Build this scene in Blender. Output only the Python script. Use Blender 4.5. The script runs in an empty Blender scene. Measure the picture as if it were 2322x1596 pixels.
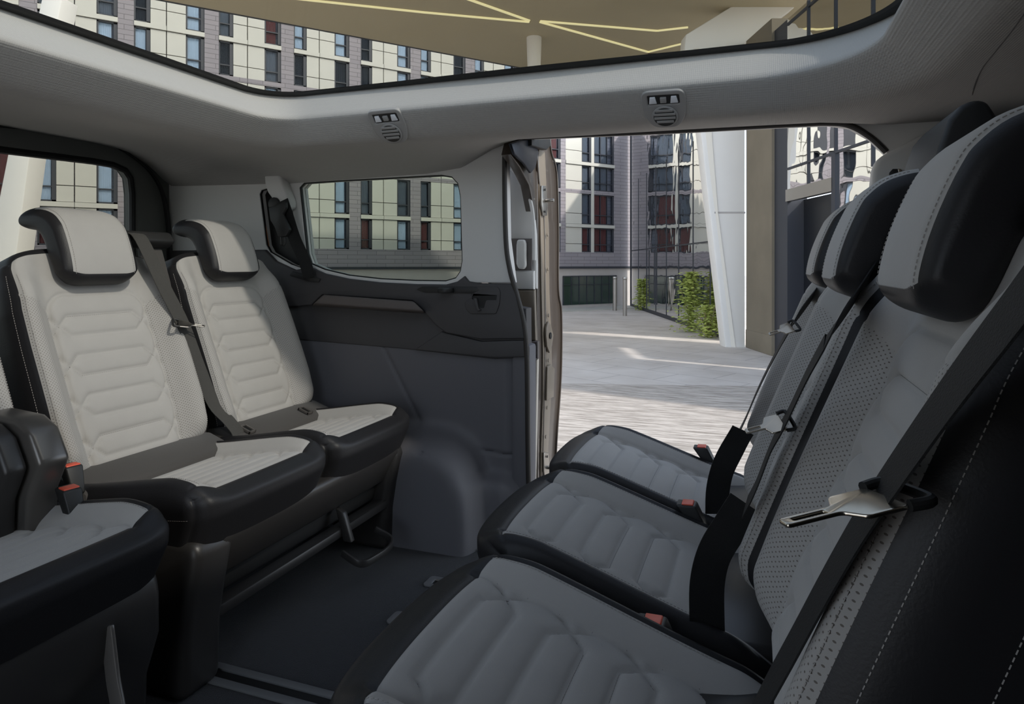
import bpy, bmesh, math, random
import numpy as np
from mathutils import Vector, Matrix
from mathutils.bvhtree import BVHTree
random.seed(7)
S = bpy.context.scene
COL = S.collection
PI = math.pi

# ------------------------------------------------------------------ camera
F = 1524.0; CX = 1161.0; CY = 600.0; H = 0.84
AZ = math.atan(558 / F)                      # view turned this much left of +y
FW = Vector((-math.sin(AZ), math.cos(AZ), 0)); RT = Vector((math.cos(AZ), math.sin(AZ), 0))
cam_d = bpy.data.cameras.new('camera'); cam = bpy.data.objects.new('camera', cam_d); COL.objects.link(cam)
cam.location = (0, 0, H); cam.rotation_euler = (PI / 2, 0, AZ)
cam_d.sensor_width = 36; cam_d.lens = 36 * F / 2322
cam_d.shift_y = -(798 - CY) / 2322
cam_d.clip_start = 0.02; cam_d.clip_end = 300
S.camera = cam

# ------------------------------------------------------------------ world, sun, exposure
wd = bpy.data.worlds.new('sky'); S.world = wd; wd.use_nodes = True
nt = wd.node_tree; nt.nodes.clear()
wo = nt.nodes.new('ShaderNodeOutputWorld'); bg = nt.nodes.new('ShaderNodeBackground')
sk = nt.nodes.new('ShaderNodeTexSky'); sk.sky_type = 'HOSEK_WILKIE'; sk.turbidity = 4.0; sk.ground_albedo = 0.4
SUN = Vector((1.15, -0.31, 1.0)).normalized()
sk.sun_direction = SUN
hs = nt.nodes.new('ShaderNodeHueSaturation'); hs.inputs['Saturation'].default_value = 0.6
nt.links.new(sk.outputs[0], hs.inputs['Color']); nt.links.new(hs.outputs[0], bg.inputs[0]); bg.inputs[1].default_value = 11.5
nt.links.new(bg.outputs[0], wo.inputs[0])
sl = bpy.data.lights.new('sun', 'SUN'); sl.energy = 3.15; sl.angle = math.radians(2.2); sl.color = (1, .95, .90)
so = bpy.data.objects.new('sun', sl); COL.objects.link(so); so.rotation_euler = SUN.to_track_quat('Z', 'Y').to_euler(); so.location = (6, -1, 8)
# added fill lamp behind the camera, standing in for daylight at the near door
al = bpy.data.lights.new('near_door_fill', 'AREA'); al.shape = 'RECTANGLE'; al.size = .65; al.size_y = 1.0; al.energy = 1.2; al.color = (.93, .97, 1.0)
ao = bpy.data.objects.new('near_door_fill', al); COL.objects.link(ao); ao.location = (-.68, -.5, 1.0)
ao.rotation_euler = Vector((.15, -1, .12)).to_track_quat('Z', 'Y').to_euler()
S.view_settings.view_transform = 'Standard'; S.view_settings.look = 'None'; S.view_settings.gamma = 1
S.view_settings.use_curve_mapping = False
S.view_settings.exposure = 0.0

# ------------------------------------------------------------------ helpers
def ray(px, py):
    return FW + RT * ((px - CX) / F) + Vector((0, 0, (CY - py) / F))
def atx(px, py, x):
    d = ray(px, py); return d * (x / d.x) + Vector((0, 0, H))
def aty(px, py, y):
    d = ray(px, py); return d * (y / d.y) + Vector((0, 0, H))
def atz(px, py, z):
    d = ray(px, py); return d * ((z - H) / d.z) + Vector((0, 0, H))
def vd(lat, dep, z=0):                       # street frame: lateral to the view, depth along it
    p = RT * lat + FW * dep; return Vector((p.x, p.y, z))

def tag(o, label=None, cat=None, group=None, kind=None):
    if label: o['label'] = label
    if cat: o['category'] = cat
    if group: o['group'] = group
    if kind: o['kind'] = kind
    return o
def thing(name, label, cat, loc=(0, 0, 0), rz=0, group=None, kind=None):
    o = bpy.data.objects.new(name, None); COL.objects.link(o)
    o.location = loc; o.rotation_euler = (0, 0, rz); o.empty_display_size = .05
    return tag(o, label, cat, group, kind)
def linkmesh(name, me, parent=None, loc=None):
    o = bpy.data.objects.new(name, me); COL.objects.link(o)
    if parent: o.parent = parent
    if loc is not None: o.location = loc
    return o
def copy_tree(o, parent=None, name=None):
    c = o.copy(); COL.objects.link(c)
    if parent: c.parent = parent
    for ch in list(o.children): copy_tree(ch, c)
    return c

class MB:
    def __init__(s): s.v = []; s.f = []
    def add(s, vs, fs):
        k = len(s.v); s.v += [Vector(v) for v in vs]; s.f += [tuple(i + k for i in f) for f in fs]; return s
    def box(s, lo, hi, M=None):
        x0, y0, z0 = lo; x1, y1, z1 = hi
        vs = [Vector(p) for p in ((x0,y0,z0),(x1,y0,z0),(x1,y1,z0),(x0,y1,z0),(x0,y0,z1),(x1,y0,z1),(x1,y1,z1),(x0,y1,z1))]
        if M is not None: vs = [M @ v for v in vs]
        return s.add(vs, [(0,3,2,1),(4,5,6,7),(0,1,5,4),(1,2,6,5),(2,3,7,6),(3,0,4,7)])
    def prism(s, pts, off):                  # planar polygon pts swept by off
        n = len(pts); off = Vector(off); a = [Vector(p) for p in pts]; b = [p + off for p in a]
        return s.add(a + b, [tuple(range(n)), tuple(range(2*n-1, n-1, -1))] + [(i, i+n, (i+1) % n + n, (i+1) % n)[::-1] for i in range(n)])
    def tube(s, path, r, seg=8, closed=False):
        path = [Vector(p) for p in path]; n = len(path); rs = r if isinstance(r, (list, tuple)) else [r] * n
        vs = []; up = Vector((0, 0, 1)); prev = None
        for i in range(n):
            a = path[(i-1) % n] if (i or closed) else path[0]; b = path[(i+1) % n] if (i < n-1 or closed) else path[-1]
            t = (b - a).normalized()
            if prev is None:
                u = t.cross(up)
                if u.length < .1: u = t.cross(Vector((1, 0, 0)))
            else: u = prev - t * prev.dot(t)
            u.normalize(); prev = u; w = t.cross(u)
            for k in range(seg):
                q = 2*PI*k/seg; vs.append(path[i] + (u*math.cos(q) + w*math.sin(q)) * rs[i])
        fs = []
        for i in range(n if closed else n-1):
            j = (i+1) % n
            for k in range(seg):
                l = (k+1) % seg; fs.append((i*seg+k, i*seg+l, j*seg+l, j*seg+k))
        if not closed: fs += [tuple(range(seg))[::-1], tuple(range((n-1)*seg, n*seg))]
        return s.add(vs, fs)
    def cyl(s, p, r, h, seg=24, r2=None, M=None):
        r2 = r if r2 is None else r2; p = Vector(p)
        vs = [Vector((r*math.cos(2*PI*k/seg), r*math.sin(2*PI*k/seg), 0)) for k in range(seg)] + [Vector((r2*math.cos(2*PI*k/seg), r2*math.sin(2*PI*k/seg), h)) for k in range(seg)]
        vs = [(M @ v if M is not None else v) + p for v in vs]
        return s.add(vs, [tuple(range(seg))[::-1], tuple(range(seg, 2*seg))] + [(k, (k+1) % seg, (k+1) % seg + seg, k+seg) for k in range(seg)])
    def ribbon(s, path, wdir, w, th=.0016):  # belt: path points, width direction per point
        path = [Vector(p) for p in path]; n = len(path)
        if not isinstance(wdir, list): wdir = [wdir] * n
        vs = []
        for i in range(n):
            t = (path[min(i+1, n-1)] - path[max(i-1, 0)]).normalized(); wd_ = Vector(wdir[i]); wd_ = (wd_ - t*wd_.dot(t)).normalized()
            nn = t.cross(wd_)
            for a, b in ((-1, -1), (1, -1), (1, 1), (-1, 1)): vs.append(path[i] + wd_*a*w/2 + nn*b*th/2)
        fs = [(0, 1, 2, 3), tuple(range(4*n-4, 4*n))[::-1]]
        for i in range(n-1):
            for k in range(4): l = (k+1) % 4; fs.append((4*i+k, 4*i+4+k, 4*i+4+l, 4*i+l))
        return s.add(vs, fs)
    def build(s, name, mat, parent=None, bevel=0, seg=2, smooth=True, world=False, sub=0, angle=35):
        if not s.v: return None
        vs = s.v
        if world and parent is not None:
            Mi = (Matrix.Translation(parent.location) @ parent.rotation_euler.to_matrix().to_4x4()).inverted(); vs = [Mi @ v for v in vs]
        org = None
        if parent is None:
            lo = Vector((min(v.x for v in vs), min(v.y for v in vs), min(v.z for v in vs))); hi = Vector((max(v.x for v in vs), max(v.y for v in vs), 0))
            org = Vector(((lo.x+hi.x)/2, (lo.y+hi.y)/2, lo.z)); vs = [v - org for v in vs]
        me = bpy.data.meshes.new(name); me.from_pydata([tuple(v) for v in vs], [], s.f)
        bm = bmesh.new(); bm.from_mesh(me); bmesh.ops.recalc_face_normals(bm, faces=bm.faces)
        if bevel:
            es = [e for e in bm.edges if len(e.link_faces) == 2 and e.calc_face_angle(0) > .5]
            bmesh.ops.bevel(bm, geom=es, offset=bevel, offset_type='OFFSET', segments=seg, profile=.5, affect='EDGES', clamp_overlap=True)
        bm.to_mesh(me); bm.free()
        o = linkmesh(name, me, parent, org)
        if mat: me.materials.append(mat)
        if smooth:
            for p in me.polygons: p.use_smooth = True
            me.set_sharp_from_angle(angle=math.radians(angle))
        return o

def spline(pts, n=12, closed=False):         # Catmull-Rom through points
    P = [Vector(p) for p in pts]; m = len(P); out = []
    rng = range(m) if closed else range(m-1)
    for i in rng:
        a, b, c, d = (P[(i+k) % m] if closed else P[max(0, min(m-1, i+k))] for k in (-1, 0, 1, 2))
        for j in range(n):
            t = j/n; out.append(.5*((2*b) + (c-a)*t + (2*a-5*b+4*c-d)*t*t + (3*b-a-3*c+d)*t**3))
    if not closed: out.append(P[-1])
    return out
def roundpoly(pts, r, n=6):                  # corner rounding of a closed polygon
    P = [Vector(p) for p in pts]; m = len(P); out = []
    for i in range(m):
        rr = r[i] if isinstance(r, (list, tuple)) else r
        b = P[i]; a = P[i-1]; c = P[(i+1) % m]; u = a-b; v = c-b
        k = min(rr, u.length*.49, v.length*.49)
        if k < 1e-6: out.append(b); continue
        p = b + u.normalized()*k; q = b + v.normalized()*k
        for j in range(n+1):
            t = j/n; out.append(p*(1-t)**2 + b*2*t*(1-t) + q*t*t)
    return out

def plate(name, outer, holes, th, mat, parent=None, M=None, bevel=.003, label=None):
    """flat panel with holes: outlines are 2D (u, v); M maps (u, v, w) to place; w from -th to 0 (front face at 0)"""
    cu = bpy.data.curves.new('tmp', 'CURVE'); cu.dimensions = '2D'; cu.fill_mode = 'BOTH'
    for pts in [outer] + holes:
        sp = cu.splines.new('POLY'); sp.points.add(len(pts)-1)
        for i, p in enumerate(pts): sp.points[i].co = (p[0], p[1], 0, 1)
        sp.use_cyclic_u = True
    b = min(bevel, th/2*.9); cu.extrude = max(th/2 - b, 0.0001); cu.bevel_depth = b; cu.bevel_resolution = 2; cu.offset = -b
    o = bpy.data.objects.new('tmp', cu); COL.objects.link(o)
    dg = bpy.context.evaluated_depsgraph_get()
    me = bpy.data.meshes.new_from_object(o.evaluated_get(dg)); bpy.data.objects.remove(o); bpy.data.curves.remove(cu)
    T = (M if M is not None else Matrix()) @ Matrix.Translation((0, 0, -th/2)); 
    org = None
    if parent is not None: T = (Matrix.Translation(parent.location) @ parent.rotation_euler.to_matrix().to_4x4()).inverted() @ T
    me.transform(T)
    if parent is None:
        c = sum((v.co for v in me.vertices), Vector()) / len(me.vertices); c.z = min(v.co.z for v in me.vertices); me.transform(Matrix.Translation(-c)); org = c
    bm = bmesh.new(); bm.from_mesh(me); bmesh.ops.remove_doubles(bm, verts=bm.verts, dist=1e-5); bmesh.ops.recalc_face_normals(bm, faces=bm.faces); bm.to_mesh(me); bm.free()
    me.name = name; me.materials.clear(); me.materials.append(mat)
    for p in me.polygons: p.use_smooth = True
    me.set_sharp_from_angle(angle=math.radians(40))
    o = linkmesh(name, me, parent, org)
    if label: o['label'] = label
    return o
def frameM(origin, u, v):                    # matrix with columns u, v, u x v
    u = Vector(u).normalized(); w = u.cross(Vector(v)).normalized(); v = w.cross(u)
    M = Matrix((u, v, w)).transposed().to_4x4(); M.translation = Vector(origin); return M

# ------------------------------------------------------------------ materials
MATS = {}
def mat(name, col, rough=.6, metal=0, bump=0, bscale=200, spec=.5, var=0, vscale=5, sheen=0, emis=None, estr=0, coat=0):
    m = bpy.data.materials.new(name); m.use_nodes = True; n = m.node_tree; b = n.nodes['Principled BSDF']
    b.inputs['Base Color'].default_value = (*col, 1); b.inputs['Roughness'].default_value = rough; b.inputs['Metallic'].default_value = metal
    b.inputs['Specular IOR Level'].default_value = spec; b.inputs['Sheen Weight'].default_value = sheen; b.inputs['Coat Weight'].default_value = coat
    if emis: b.inputs['Emission Color'].default_value = (*emis, 1); b.inputs['Emission Strength'].default_value = estr
    tc = n.nodes.new('ShaderNodeTexCoord')
    if var:
        nz = n.nodes.new('ShaderNodeTexNoise'); nz.inputs['Scale'].default_value = vscale; nz.inputs['Detail'].default_value = 6
        mx = n.nodes.new('ShaderNodeMix'); mx.data_type = 'RGBA'
        mx.inputs[6].default_value = (*[c*(1-var) for c in col], 1); mx.inputs[7].default_value = (*[min(1, c*(1+var)) for c in col], 1)
        n.links.new(tc.outputs['Object'], nz.inputs['Vector']); n.links.new(nz.outputs['Fac'], mx.inputs[0]); n.links.new(mx.outputs[2], b.inputs['Base Color'])
    if bump:
        nz = n.nodes.new('ShaderNodeTexNoise'); nz.inputs['Scale'].default_value = bscale; nz.inputs['Detail'].default_value = 3
        bp = n.nodes.new('ShaderNodeBump'); bp.inputs['Strength'].default_value = bump; bp.inputs['Distance'].default_value = .002
        n.links.new(tc.outputs['Object'], nz.inputs['Vector']); n.links.new(nz.outputs['Fac'], bp.inputs['Height']); n.links.new(bp.outputs[0], b.inputs['Normal'])
    MATS[name] = m; return m
def glassmat(name, tint, refl=.08, rough=0.0):
    m = bpy.data.materials.new(name); m.use_nodes = True; n = m.node_tree; n.nodes.clear()
    out = n.nodes.new('ShaderNodeOutputMaterial'); tr = n.nodes.new('ShaderNodeBsdfTransparent'); gl = n.nodes.new('ShaderNodeBsdfGlossy'); mx = n.nodes.new('ShaderNodeMixShader'); fr = n.nodes.new('ShaderNodeLayerWeight')
    tr.inputs[0].default_value = (*tint, 1); gl.inputs['Roughness'].default_value = rough; fr.inputs['Blend'].default_value = refl
    ge = n.nodes.new('ShaderNodeNewGeometry'); sb = n.nodes.new('ShaderNodeMath'); sb.operation = 'SUBTRACT'; sb.inputs[0].default_value = 1; n.links.new(ge.outputs['Backfacing'], sb.inputs[1])
    mu = n.nodes.new('ShaderNodeMath'); mu.operation = 'MULTIPLY'; n.links.new(sb.outputs[0], mu.inputs[0]); n.links.new(fr.outputs['Fresnel'], mu.inputs[1])
    n.links.new(mu.outputs[0], mx.inputs[0]); n.links.new(tr.outputs[0], mx.inputs[1]); n.links.new(gl.outputs[0], mx.inputs[2]); n.links.new(mx.outputs[0], out.inputs[0]); return m
def fabric_weave(m, scale=900, strength=.25):  # fine crossed weave as bump
    n = m.node_tree; b = n.nodes['Principled BSDF']; tc = n.nodes.new('ShaderNodeTexCoord')
    sc = n.nodes.new('ShaderNodeVectorMath'); sc.operation = 'SCALE'; sc.inputs['Scale'].default_value = scale
    si = n.nodes.new('ShaderNodeVectorMath'); si.operation = 'SINE'; sep = n.nodes.new('ShaderNodeSeparateXYZ')
    a1 = n.nodes.new('ShaderNodeMath'); a1.operation = 'ADD'; a2 = n.nodes.new('ShaderNodeMath'); a2.operation = 'ADD'
    bp = n.nodes.new('ShaderNodeBump'); bp.inputs['Strength'].default_value = strength; bp.inputs['Distance'].default_value = .0015
    n.links.new(tc.outputs['Object'], sc.inputs[0]); n.links.new(sc.outputs[0], si.inputs[0]); n.links.new(si.outputs[0], sep.inputs[0])
    n.links.new(sep.outputs[0], a1.inputs[0]); n.links.new(sep.outputs[1], a1.inputs[1]); n.links.new(a1.outputs[0], a2.inputs[0]); n.links.new(sep.outputs[2], a2.inputs[1])
    n.links.new(a2.outputs[0], bp.inputs['Height']); n.links.new(bp.outputs[0], b.inputs['Normal'])

m_seat = mat('seat_suede', (.385, .37, .35), .85, bump=.15, bscale=500, sheen=.25, var=.05, vscale=20)
m_perf = mat('perforated_suede', (.38, .355, .325), .85, sheen=.2)
m_leather = mat('dark_leather', (.017, .0165, .018), .48, bump=.12, bscale=420, spec=.35)
m_stitch = mat('stitch_thread', (.33, .31, .29), .8)
m_tonal = mat('tonal_thread', (.20, .19, .18), .8)
m_plastic = mat('black_plastic', (.018, .018, .018), .5, bump=.1, bscale=900)
m_shell = mat('seat_shell_plastic', (.030, .028, .027), .38, bump=.08, bscale=900)
m_cover = mat('seat_lower_fabric', (.055, .05, .046), .8, bump=.15, bscale=700, sheen=.2)
m_headliner = mat('headliner_fabric', (.42, .405, .385), .95)
fabric_weave(m_headliner, 1500, .16)
m_white = mat('light_pillar_trim', (.66, .65, .63), .7, bump=.1, bscale=600)
m_midtrim = mat('dark_belt_trim', (.055, .052, .054), .55, bump=.12, bscale=800)
m_lowtrim = mat('grey_lower_trim', (.115, .113, .125), .6, bump=.12, bscale=800)
m_rearTrim = mat('rear_hatch_trim', (.13, .135, .125), .7, bump=.1, bscale=600)
m_handletrim = mat('armrest_trim', (.11, .095, .09), .55)
m_black = mat('black_rubber', (.006, .006, .006), .55)
m_seal = mat('door_seal', (.03, .026, .023), .5)
m_brown = mat('brown_body_paint', (.060, .046, .036), .32, spec=.6, coat=.3)
m_brown2 = mat('brown_door_plate', (.20, .165, .125), .4, coat=.2)
m_steel = mat('steel', (.42, .40, .37), .3, metal=1)
m_alu = mat('rail_aluminium', (.22, .22, .225), .42, metal=.4)
m_chrome = mat('belt_tongue_metal', (.62, .56, .47), .22, metal=1)
m_red = mat('buckle_red', (.75, .10, .05), .45)
m_belt = mat('belt_webbing', (.045, .042, .037), .7, bump=.5, bscale=600, sheen=.1)
m_beltd = mat('black_belt_webbing', (.007, .007, .007), .75, bump=.5, bscale=600)
m_carpet = mat('carpet', (.009, .010, .014), .98, bump=1.0, bscale=520, var=.35, vscale=90, sheen=.15)
m_arm = mat('bracket_plastic', (.13, .12, .11), .3, metal=.4)
m_vent = mat('vent_plastic', (.34, .33, .32), .5)
m_lens = mat('lamp_lens', (.85, .86, .9), .15, emis=(1, 1, 1), estr=0)
m_glass = glassmat('roof_glass', (.70, .70, .68), .03)
m_glass2 = glassmat('tinted_side_glass', (.58, .61, .57), .05)
m_glass3 = glassmat('tinted_rear_glass', (.60, .60, .57), .04)

def perforate(m):
    n = m.node_tree; b = n.nodes['Principled BSDF']; uv = n.nodes.new('ShaderNodeUVMap')
    sep = n.nodes.new('ShaderNodeSeparateXYZ'); n.links.new(uv.outputs[0], sep.inputs[0])
    def mth(op, a, b_=None):
        k = n.nodes.new('ShaderNodeMath'); k.operation = op
        for i, x in enumerate((a, b_)):
            if x is None: continue
            if isinstance(x, (int, float)): k.inputs[i].default_value = x
            else: n.links.new(x, k.inputs[i])
        return k.outputs[0]
    P = .0068
    u = mth('DIVIDE', sep.outputs[0], P); v = mth('DIVIDE', sep.outputs[1], P)
    def dots(u, v):
        fu = mth('SUBTRACT', mth('FRACT', u), .5); fv = mth('SUBTRACT', mth('FRACT', v), .5)
        return mth('LESS_THAN', mth('ADD', mth('MULTIPLY', fu, fu), mth('MULTIPLY', fv, fv)), .016)
    d = mth('MAXIMUM', dots(u, v), dots(mth('ADD', u, .5), mth('ADD', v, .5)))
    mx = n.nodes.new('ShaderNodeMix'); mx.data_type = 'RGBA'; n.links.new(d, mx.inputs[0])
    mx.inputs[6].default_value = (.37, .355, .335, 1); mx.inputs[7].default_value = (.13, .115, .10, 1); n.links.new(mx.outputs[2], b.inputs['Base Color'])
perforate(m_perf)

# ================================================================== SETTING: van shell
YW = 1.90; XR = -2.05
# --- floor
fl = MB().box((-2.3, -.25, -.05), (1.6, 2.0, 0)); tag(fl.build('floor', m_carpet), kind='structure')

# --- side wall plates (u = -x, v = z; front face towards the cabin)
def wy(pts, y=YW): return [(-aty(px, py, y).x, aty(px, py, y).z) for px, py in pts]
def MW(y): return frameM((0, y, 0), (-1, 0, 0), (0, 0, 1))       # u=-x v=z w = (-1,0,0)x(0,0,1) = (0,1,0)... flipped below
def wplate(name, outer, holes, th, m, y=YW, parent=None, bevel=.003):
    # front face looks to -y: mirror u so that w points to -y
    M = frameM((0, y, 0), (1, 0, 0), (0, 0, 1))                   # w = -y
    o2 = [(-u, v) for u, v in outer]; h2 = [[(-u, v) for u, v in h] for h in holes]
    return plate(name, o2, h2, th, m, parent, M, bevel)
def R2(pts, r): return [(p.x, p.y) for p in roundpoly([(a, b, 0) for a, b in pts], r)]

door_px = [(1200,1160),(1197,1000),(1195,820),(1188,735),(1172,668),(1156,610),(1147,540),(1144,380),(1146,350),(1156,330),(1172,317),(1195,311),
           (1500,298),(1780,283),(1880,279),(1930,286),(1975,312),(2010,345),(2050,400),(2200,560),(2420,800)]
door = wy(door_px)
door = [(-.64+.0, .02)] and door
xd_rear = -door[0][0]
win_px = [(678,425),(688,414),(760,409),(1000,396),(1024,400),(1038,415),(1044,445),(1048,590),(1044,615),(1033,631),(1010,638),(940,637),(860,633),(790,625),(735,612),(702,598),(694,575)]
win = wy(win_px)
slot_px = [(588,440),(592,431),(606,427),(640,430),(655,440),(690,610),(660,600),(612,572),(603,555)]
slot = wy(slot_px)
# upper light wall (window surround, pillar) from z=.76 up to headliner; split from the dark belt trim
up_bot = wy([(1156,641),(1075,640),(1058,628),(1052,620)])
XD2 = 1.35
upper = [(2.05, .70)] + [(2.05, 1.30)] + [(-XD2, 1.30), (-XD2, -.0)] 
# opening polygon continues forward/down to floor in front (hidden behind seats)
opening = door + [(-.98, .02), (xd_rear*-1, .02)]
wall = [(2.05, .78), (2.05, 1.26), (-XD2, 1.26), (-XD2, 0.0), (-1.02, 0.0)]
# one wall plate with two windows and the doorway cut out of its lower edge
dw = [(u, v) for u, v in door]
wall_outer = [(2.05, .735), (2.05, 1.27), (-XD2, 1.27), (-XD2, .0), (-1.0, .0)] + dw[::-1][0:] 
wall_outer = [p for p in wall_outer if True]
# stop the door outline where the belt trim takes over
cut = wy([(1160, 641)])[0]
wall_outer = [(2.05, .735), (2.05, 1.27), (-XD2, 1.27), (-XD2, .0), (-1.0, .0)] + [p for p in dw[::-1] if p[1] > cut[1]] + [cut, wy([(1075,641)])[0], wy([(1052,640)])[0], (-wy([(1052,640)])[0][0]*-1, .735)]
w_right = wplate('wall_side', wall_outer, [win, slot], .05, m_white)
tag(w_right, kind='structure')

def depthpanel(name, outline, y, th, m, parent=None, bevel=.004): return wplate(name, outline, [], th, m, y, parent, bevel)
# --- dark belt trim
belt_top = wy([(600,566),(625,592),(668,612),(704,606),(735,620),(790,632),(860,640),(940,644),(1010,645),(1036,638),(1052,626),(1062,638),(1085,642),(1158,643)], YW-.012)
belt_r = wy([(1170,668),(1184,728),(1190,768)], YW-.012)
mt = thing('wall_belt_trim', None, None, (-1.3, YW-.02, .55), kind='structure')
belt_low = wy([(1190,768),(1090,770),(1010,755),(985,735),(955,700),(935,682),(730,668),(705,692),(640,697)], YW-.012)
beltU = belt_top + belt_r + belt_low[1:] + [(2.05, belt_low[-1][1]), (2.05, belt_top[0][1])]
wplate('upper_panel', beltU, [], .035, m_midtrim, YW-.012, mt, .005)
# recessed dark band under it (flush with 1.9), then the short end cap
band = wy([(600,690),(730,668),(1000,690),(1192,765),(1192,812),(1120,815),(900,792),(690,772),(600,762)])
wplate('lower_band', [(2.05, .66)] + wy([(700,650),(1000,660),(1192,700),(1193,812),(1120,815),(900,790),(690,772),(600,762)]) + [(2.05,.565)], [], .05, m_midtrim, YW+.006, mt, .003)
wplate('band_cap', wy([(1000,752),(1090,774),(1191,771),(1192,810),(1118,812),(940,793)], YW-.006), [], .03, m_midtrim, YW-.004, mt, .004)
# armrest rail, a wedge that stands out from the recess
a = [aty(x, y, YW-.045) for x, y in ((712,688),(733,668),(938,683),(962,706))]
bk = [aty(x, y, YW) for x, y in ((705,694),(733,668),(938,683),(966,712))]
MB().add(a + bk, [(0,1,2,3),(7,6,5,4),(0,4,5,1),(1,5,6,2),(2,6,7,3),(3,7,4,0)]).build('arm_rail', m_handletrim, mt, .006, 3, world=True)['label'] = 'brownish grey grab rail ledge'
# cup holder shelf and its cup
p = aty(1012, 655, YW-.03)
sh = MB()
pts = [aty(x, y, YW-.013) for x, y in ((945,656),(960,649),(1080,650),(1088,657),(1075,665),(965,663))]
sh.prism(pts, (0, -.004, 0)); sh.build('cup_shelf', m_plastic, mt, .0015, world=True)
cp = MB(); cp.cyl(aty(1011, 664, YW-.022), .026, .016, 28); cp.build('cup_ring', m_plastic, mt, .004, world=True)
# hook pocket on the trim
hp = wy([(1055,700),(1053,685),(1068,674),(1078,650),(1128,650),(1134,662),(1132,690),(1124,712),(1066,712)], YW-.018)
hp_in = wy([(1070,664),(1128,668),(1126,682),(1103,682),(1098,700),(1088,700),(1080,682),(1068,680)], YW-.018)
wplate('hook_bezel', R2(hp, .006), [R2(hp_in, .003)], .008, m_midtrim, YW-.016, mt, .002)
MB().prism([aty(x, y, YW-.0135) for x, y in ((1070,664),(1128,668),(1126,682),(1103,682),(1098,700),(1088,700),(1080,682),(1068,680))], (0, .002, 0)).build('hook_recess', m_black, mt, world=True)
MB().prism([aty(x, y, YW-.026) for x, y in ((1073,676),(1080,676),(1085,700),(1090,703),(1083,706),(1078,700))], (0, .012, 0)).build('bag_hook', m_midtrim, mt, .002, world=True)
sl_ = [aty(x, y, YW-.0135) for x, y in ((658,624),(665,615),(728,632),(724,640),(700,638))]
MB().prism(sl_, (0, -.004, 0)).build('belt_guide', m_plastic, mt, .0015, world=True)

# --- lower trim: grid surface with wheel arch bulge
def lower_trim():
    x0, x1, z0, z1 = -2.05, -.645, 0.0, .585; nx, nz = 200, 90
    top = lambda x: np.interp(x, [-1.7, -1.447, -1.1, -.78, -.645], [.573, .578, .564, .553, .558])
    arch_px = [(912,1186),(918,1060),(928,1000),(950,982),(1000,984),(1030,1000),(1052,1040),(1072,1085),(1086,1100),(1100,1130),(1102,1180),(1010,1206)]
    vs = []; 
    for j in range(nz+1):
        for i in range(nx+1):
            x = x0 + (x1-x0)*i/nx; z = z0 + (float(top(x))+.02-z0)*j/nz
            y = YW + .010
            # arch: distance to a rounded hump centred at x=-.98
            cx = -.99; hw = .235 if x > cx else .26
            q = ((abs(x-cx)/hw)**3.2 + (max(z-.0, 0)/.345)**3.2)
            k = 1/(1+math.exp(min(60, (q-.72)*14))); y -= .15*k
            # second lower step
            q2 = ((abs(x+.80)/.16)**4 + (z/.2)**4); y -= .05/(1+math.exp(min(60, (q2-.9)*7)))*(1-k)
            # slanted seam
            sx = np.interp(z, [.27, .30, .34, .57], [-.90, -.985, -1.01, -1.145]); d = abs(x-sx)
            if z > .275: y += .006*math.exp(-(d/.0045)**2)
            sz = np.interp(x, [-.93, -.72, -.645], [.283, .262, .267]); 
            if x > -.95: y += .006*math.exp(-((z-sz)/.004)**2)
            # chamfer near door edge
            if x > -.715: y -= 0 ; y += .0
            if x > -.72: y += .03*((x+.72)/.075)
            vs.append((x, y, z))
    fs = [(j*(nx+1)+i, j*(nx+1)+i+1, (j+1)*(nx+1)+i+1, (j+1)*(nx+1)+i) for j in range(nz) for i in range(nx)]
    b = MB().add(vs, fs); o = b.build('wall_lower_trim', m_lowtrim, angle=60); tag(o, kind='structure'); return o
lower_trim()
MB().box((-.70, 1.905, 0), (-.64, 1.97, .60)).build('trim_1', m_lowtrim, bevel=.01)['kind'] = 'structure'

# --- window panes (side) with black frit border
def ringplate(name, outline, grow, th, m, y, parent=None):
    c = np.mean(np.array(outline), 0); o = []
    inner = []
    P = [Vector((a, b, 0)) for a, b in outline]; n = len(P)
    area = sum(P[i].x*P[(i+1) % n].y - P[(i+1) % n].x*P[i].y for i in range(n)); sg = 1 if area > 0 else -1
    for i in range(n):
        t = (P[(i+1) % n] - P[i-1]).normalized(); nn = Vector((t.y, -t.x, 0))*sg
        o.append(tuple((P[i] + nn*grow)[:2])); inner.append(tuple((P[i] - nn*abs(grow)*.45)[:2]))
    return wplate(name, o, [inner], th, m, y, parent, .002)
w1 = thing('window_1', None, None, (-1.1, YW, .79), kind='structure')
wplate('window_pane', win, [], .004, m_glass2, YW+.03, w1, .0005)
ringplate('window_frame', win, .008, .012, m_black, YW+.004, w1)
w2 = thing('window_2', None, None, (-1.6, YW, .85), kind='structure')
wplate('window_pane', slot, [], .004, m_black, YW+.03, w2, .0005)
ringplate('window_frame', slot, .005, .010, m_black, YW+.003, w2)
m_orange = mat('orange_edge', (.45, .16, .05), .5)
MB().tube([aty(591,450,YW+.01), aty(604,520,YW+.01), aty(612,570,YW+.01)], .0012, 6).build('orange_edge_line', m_orange, w2, world=True)  # thin orange line along the slot edge

# --- door seal round the sliding door opening
sp = [aty(x, y, YW-.004) for x, y in door_px[:-3]]
tag(MB().tube(spline(sp, 5), .0075, 10).build('door_seal', m_seal), 'dark rubber weatherstrip around the open sliding door opening', 'weatherstrip')

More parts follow.
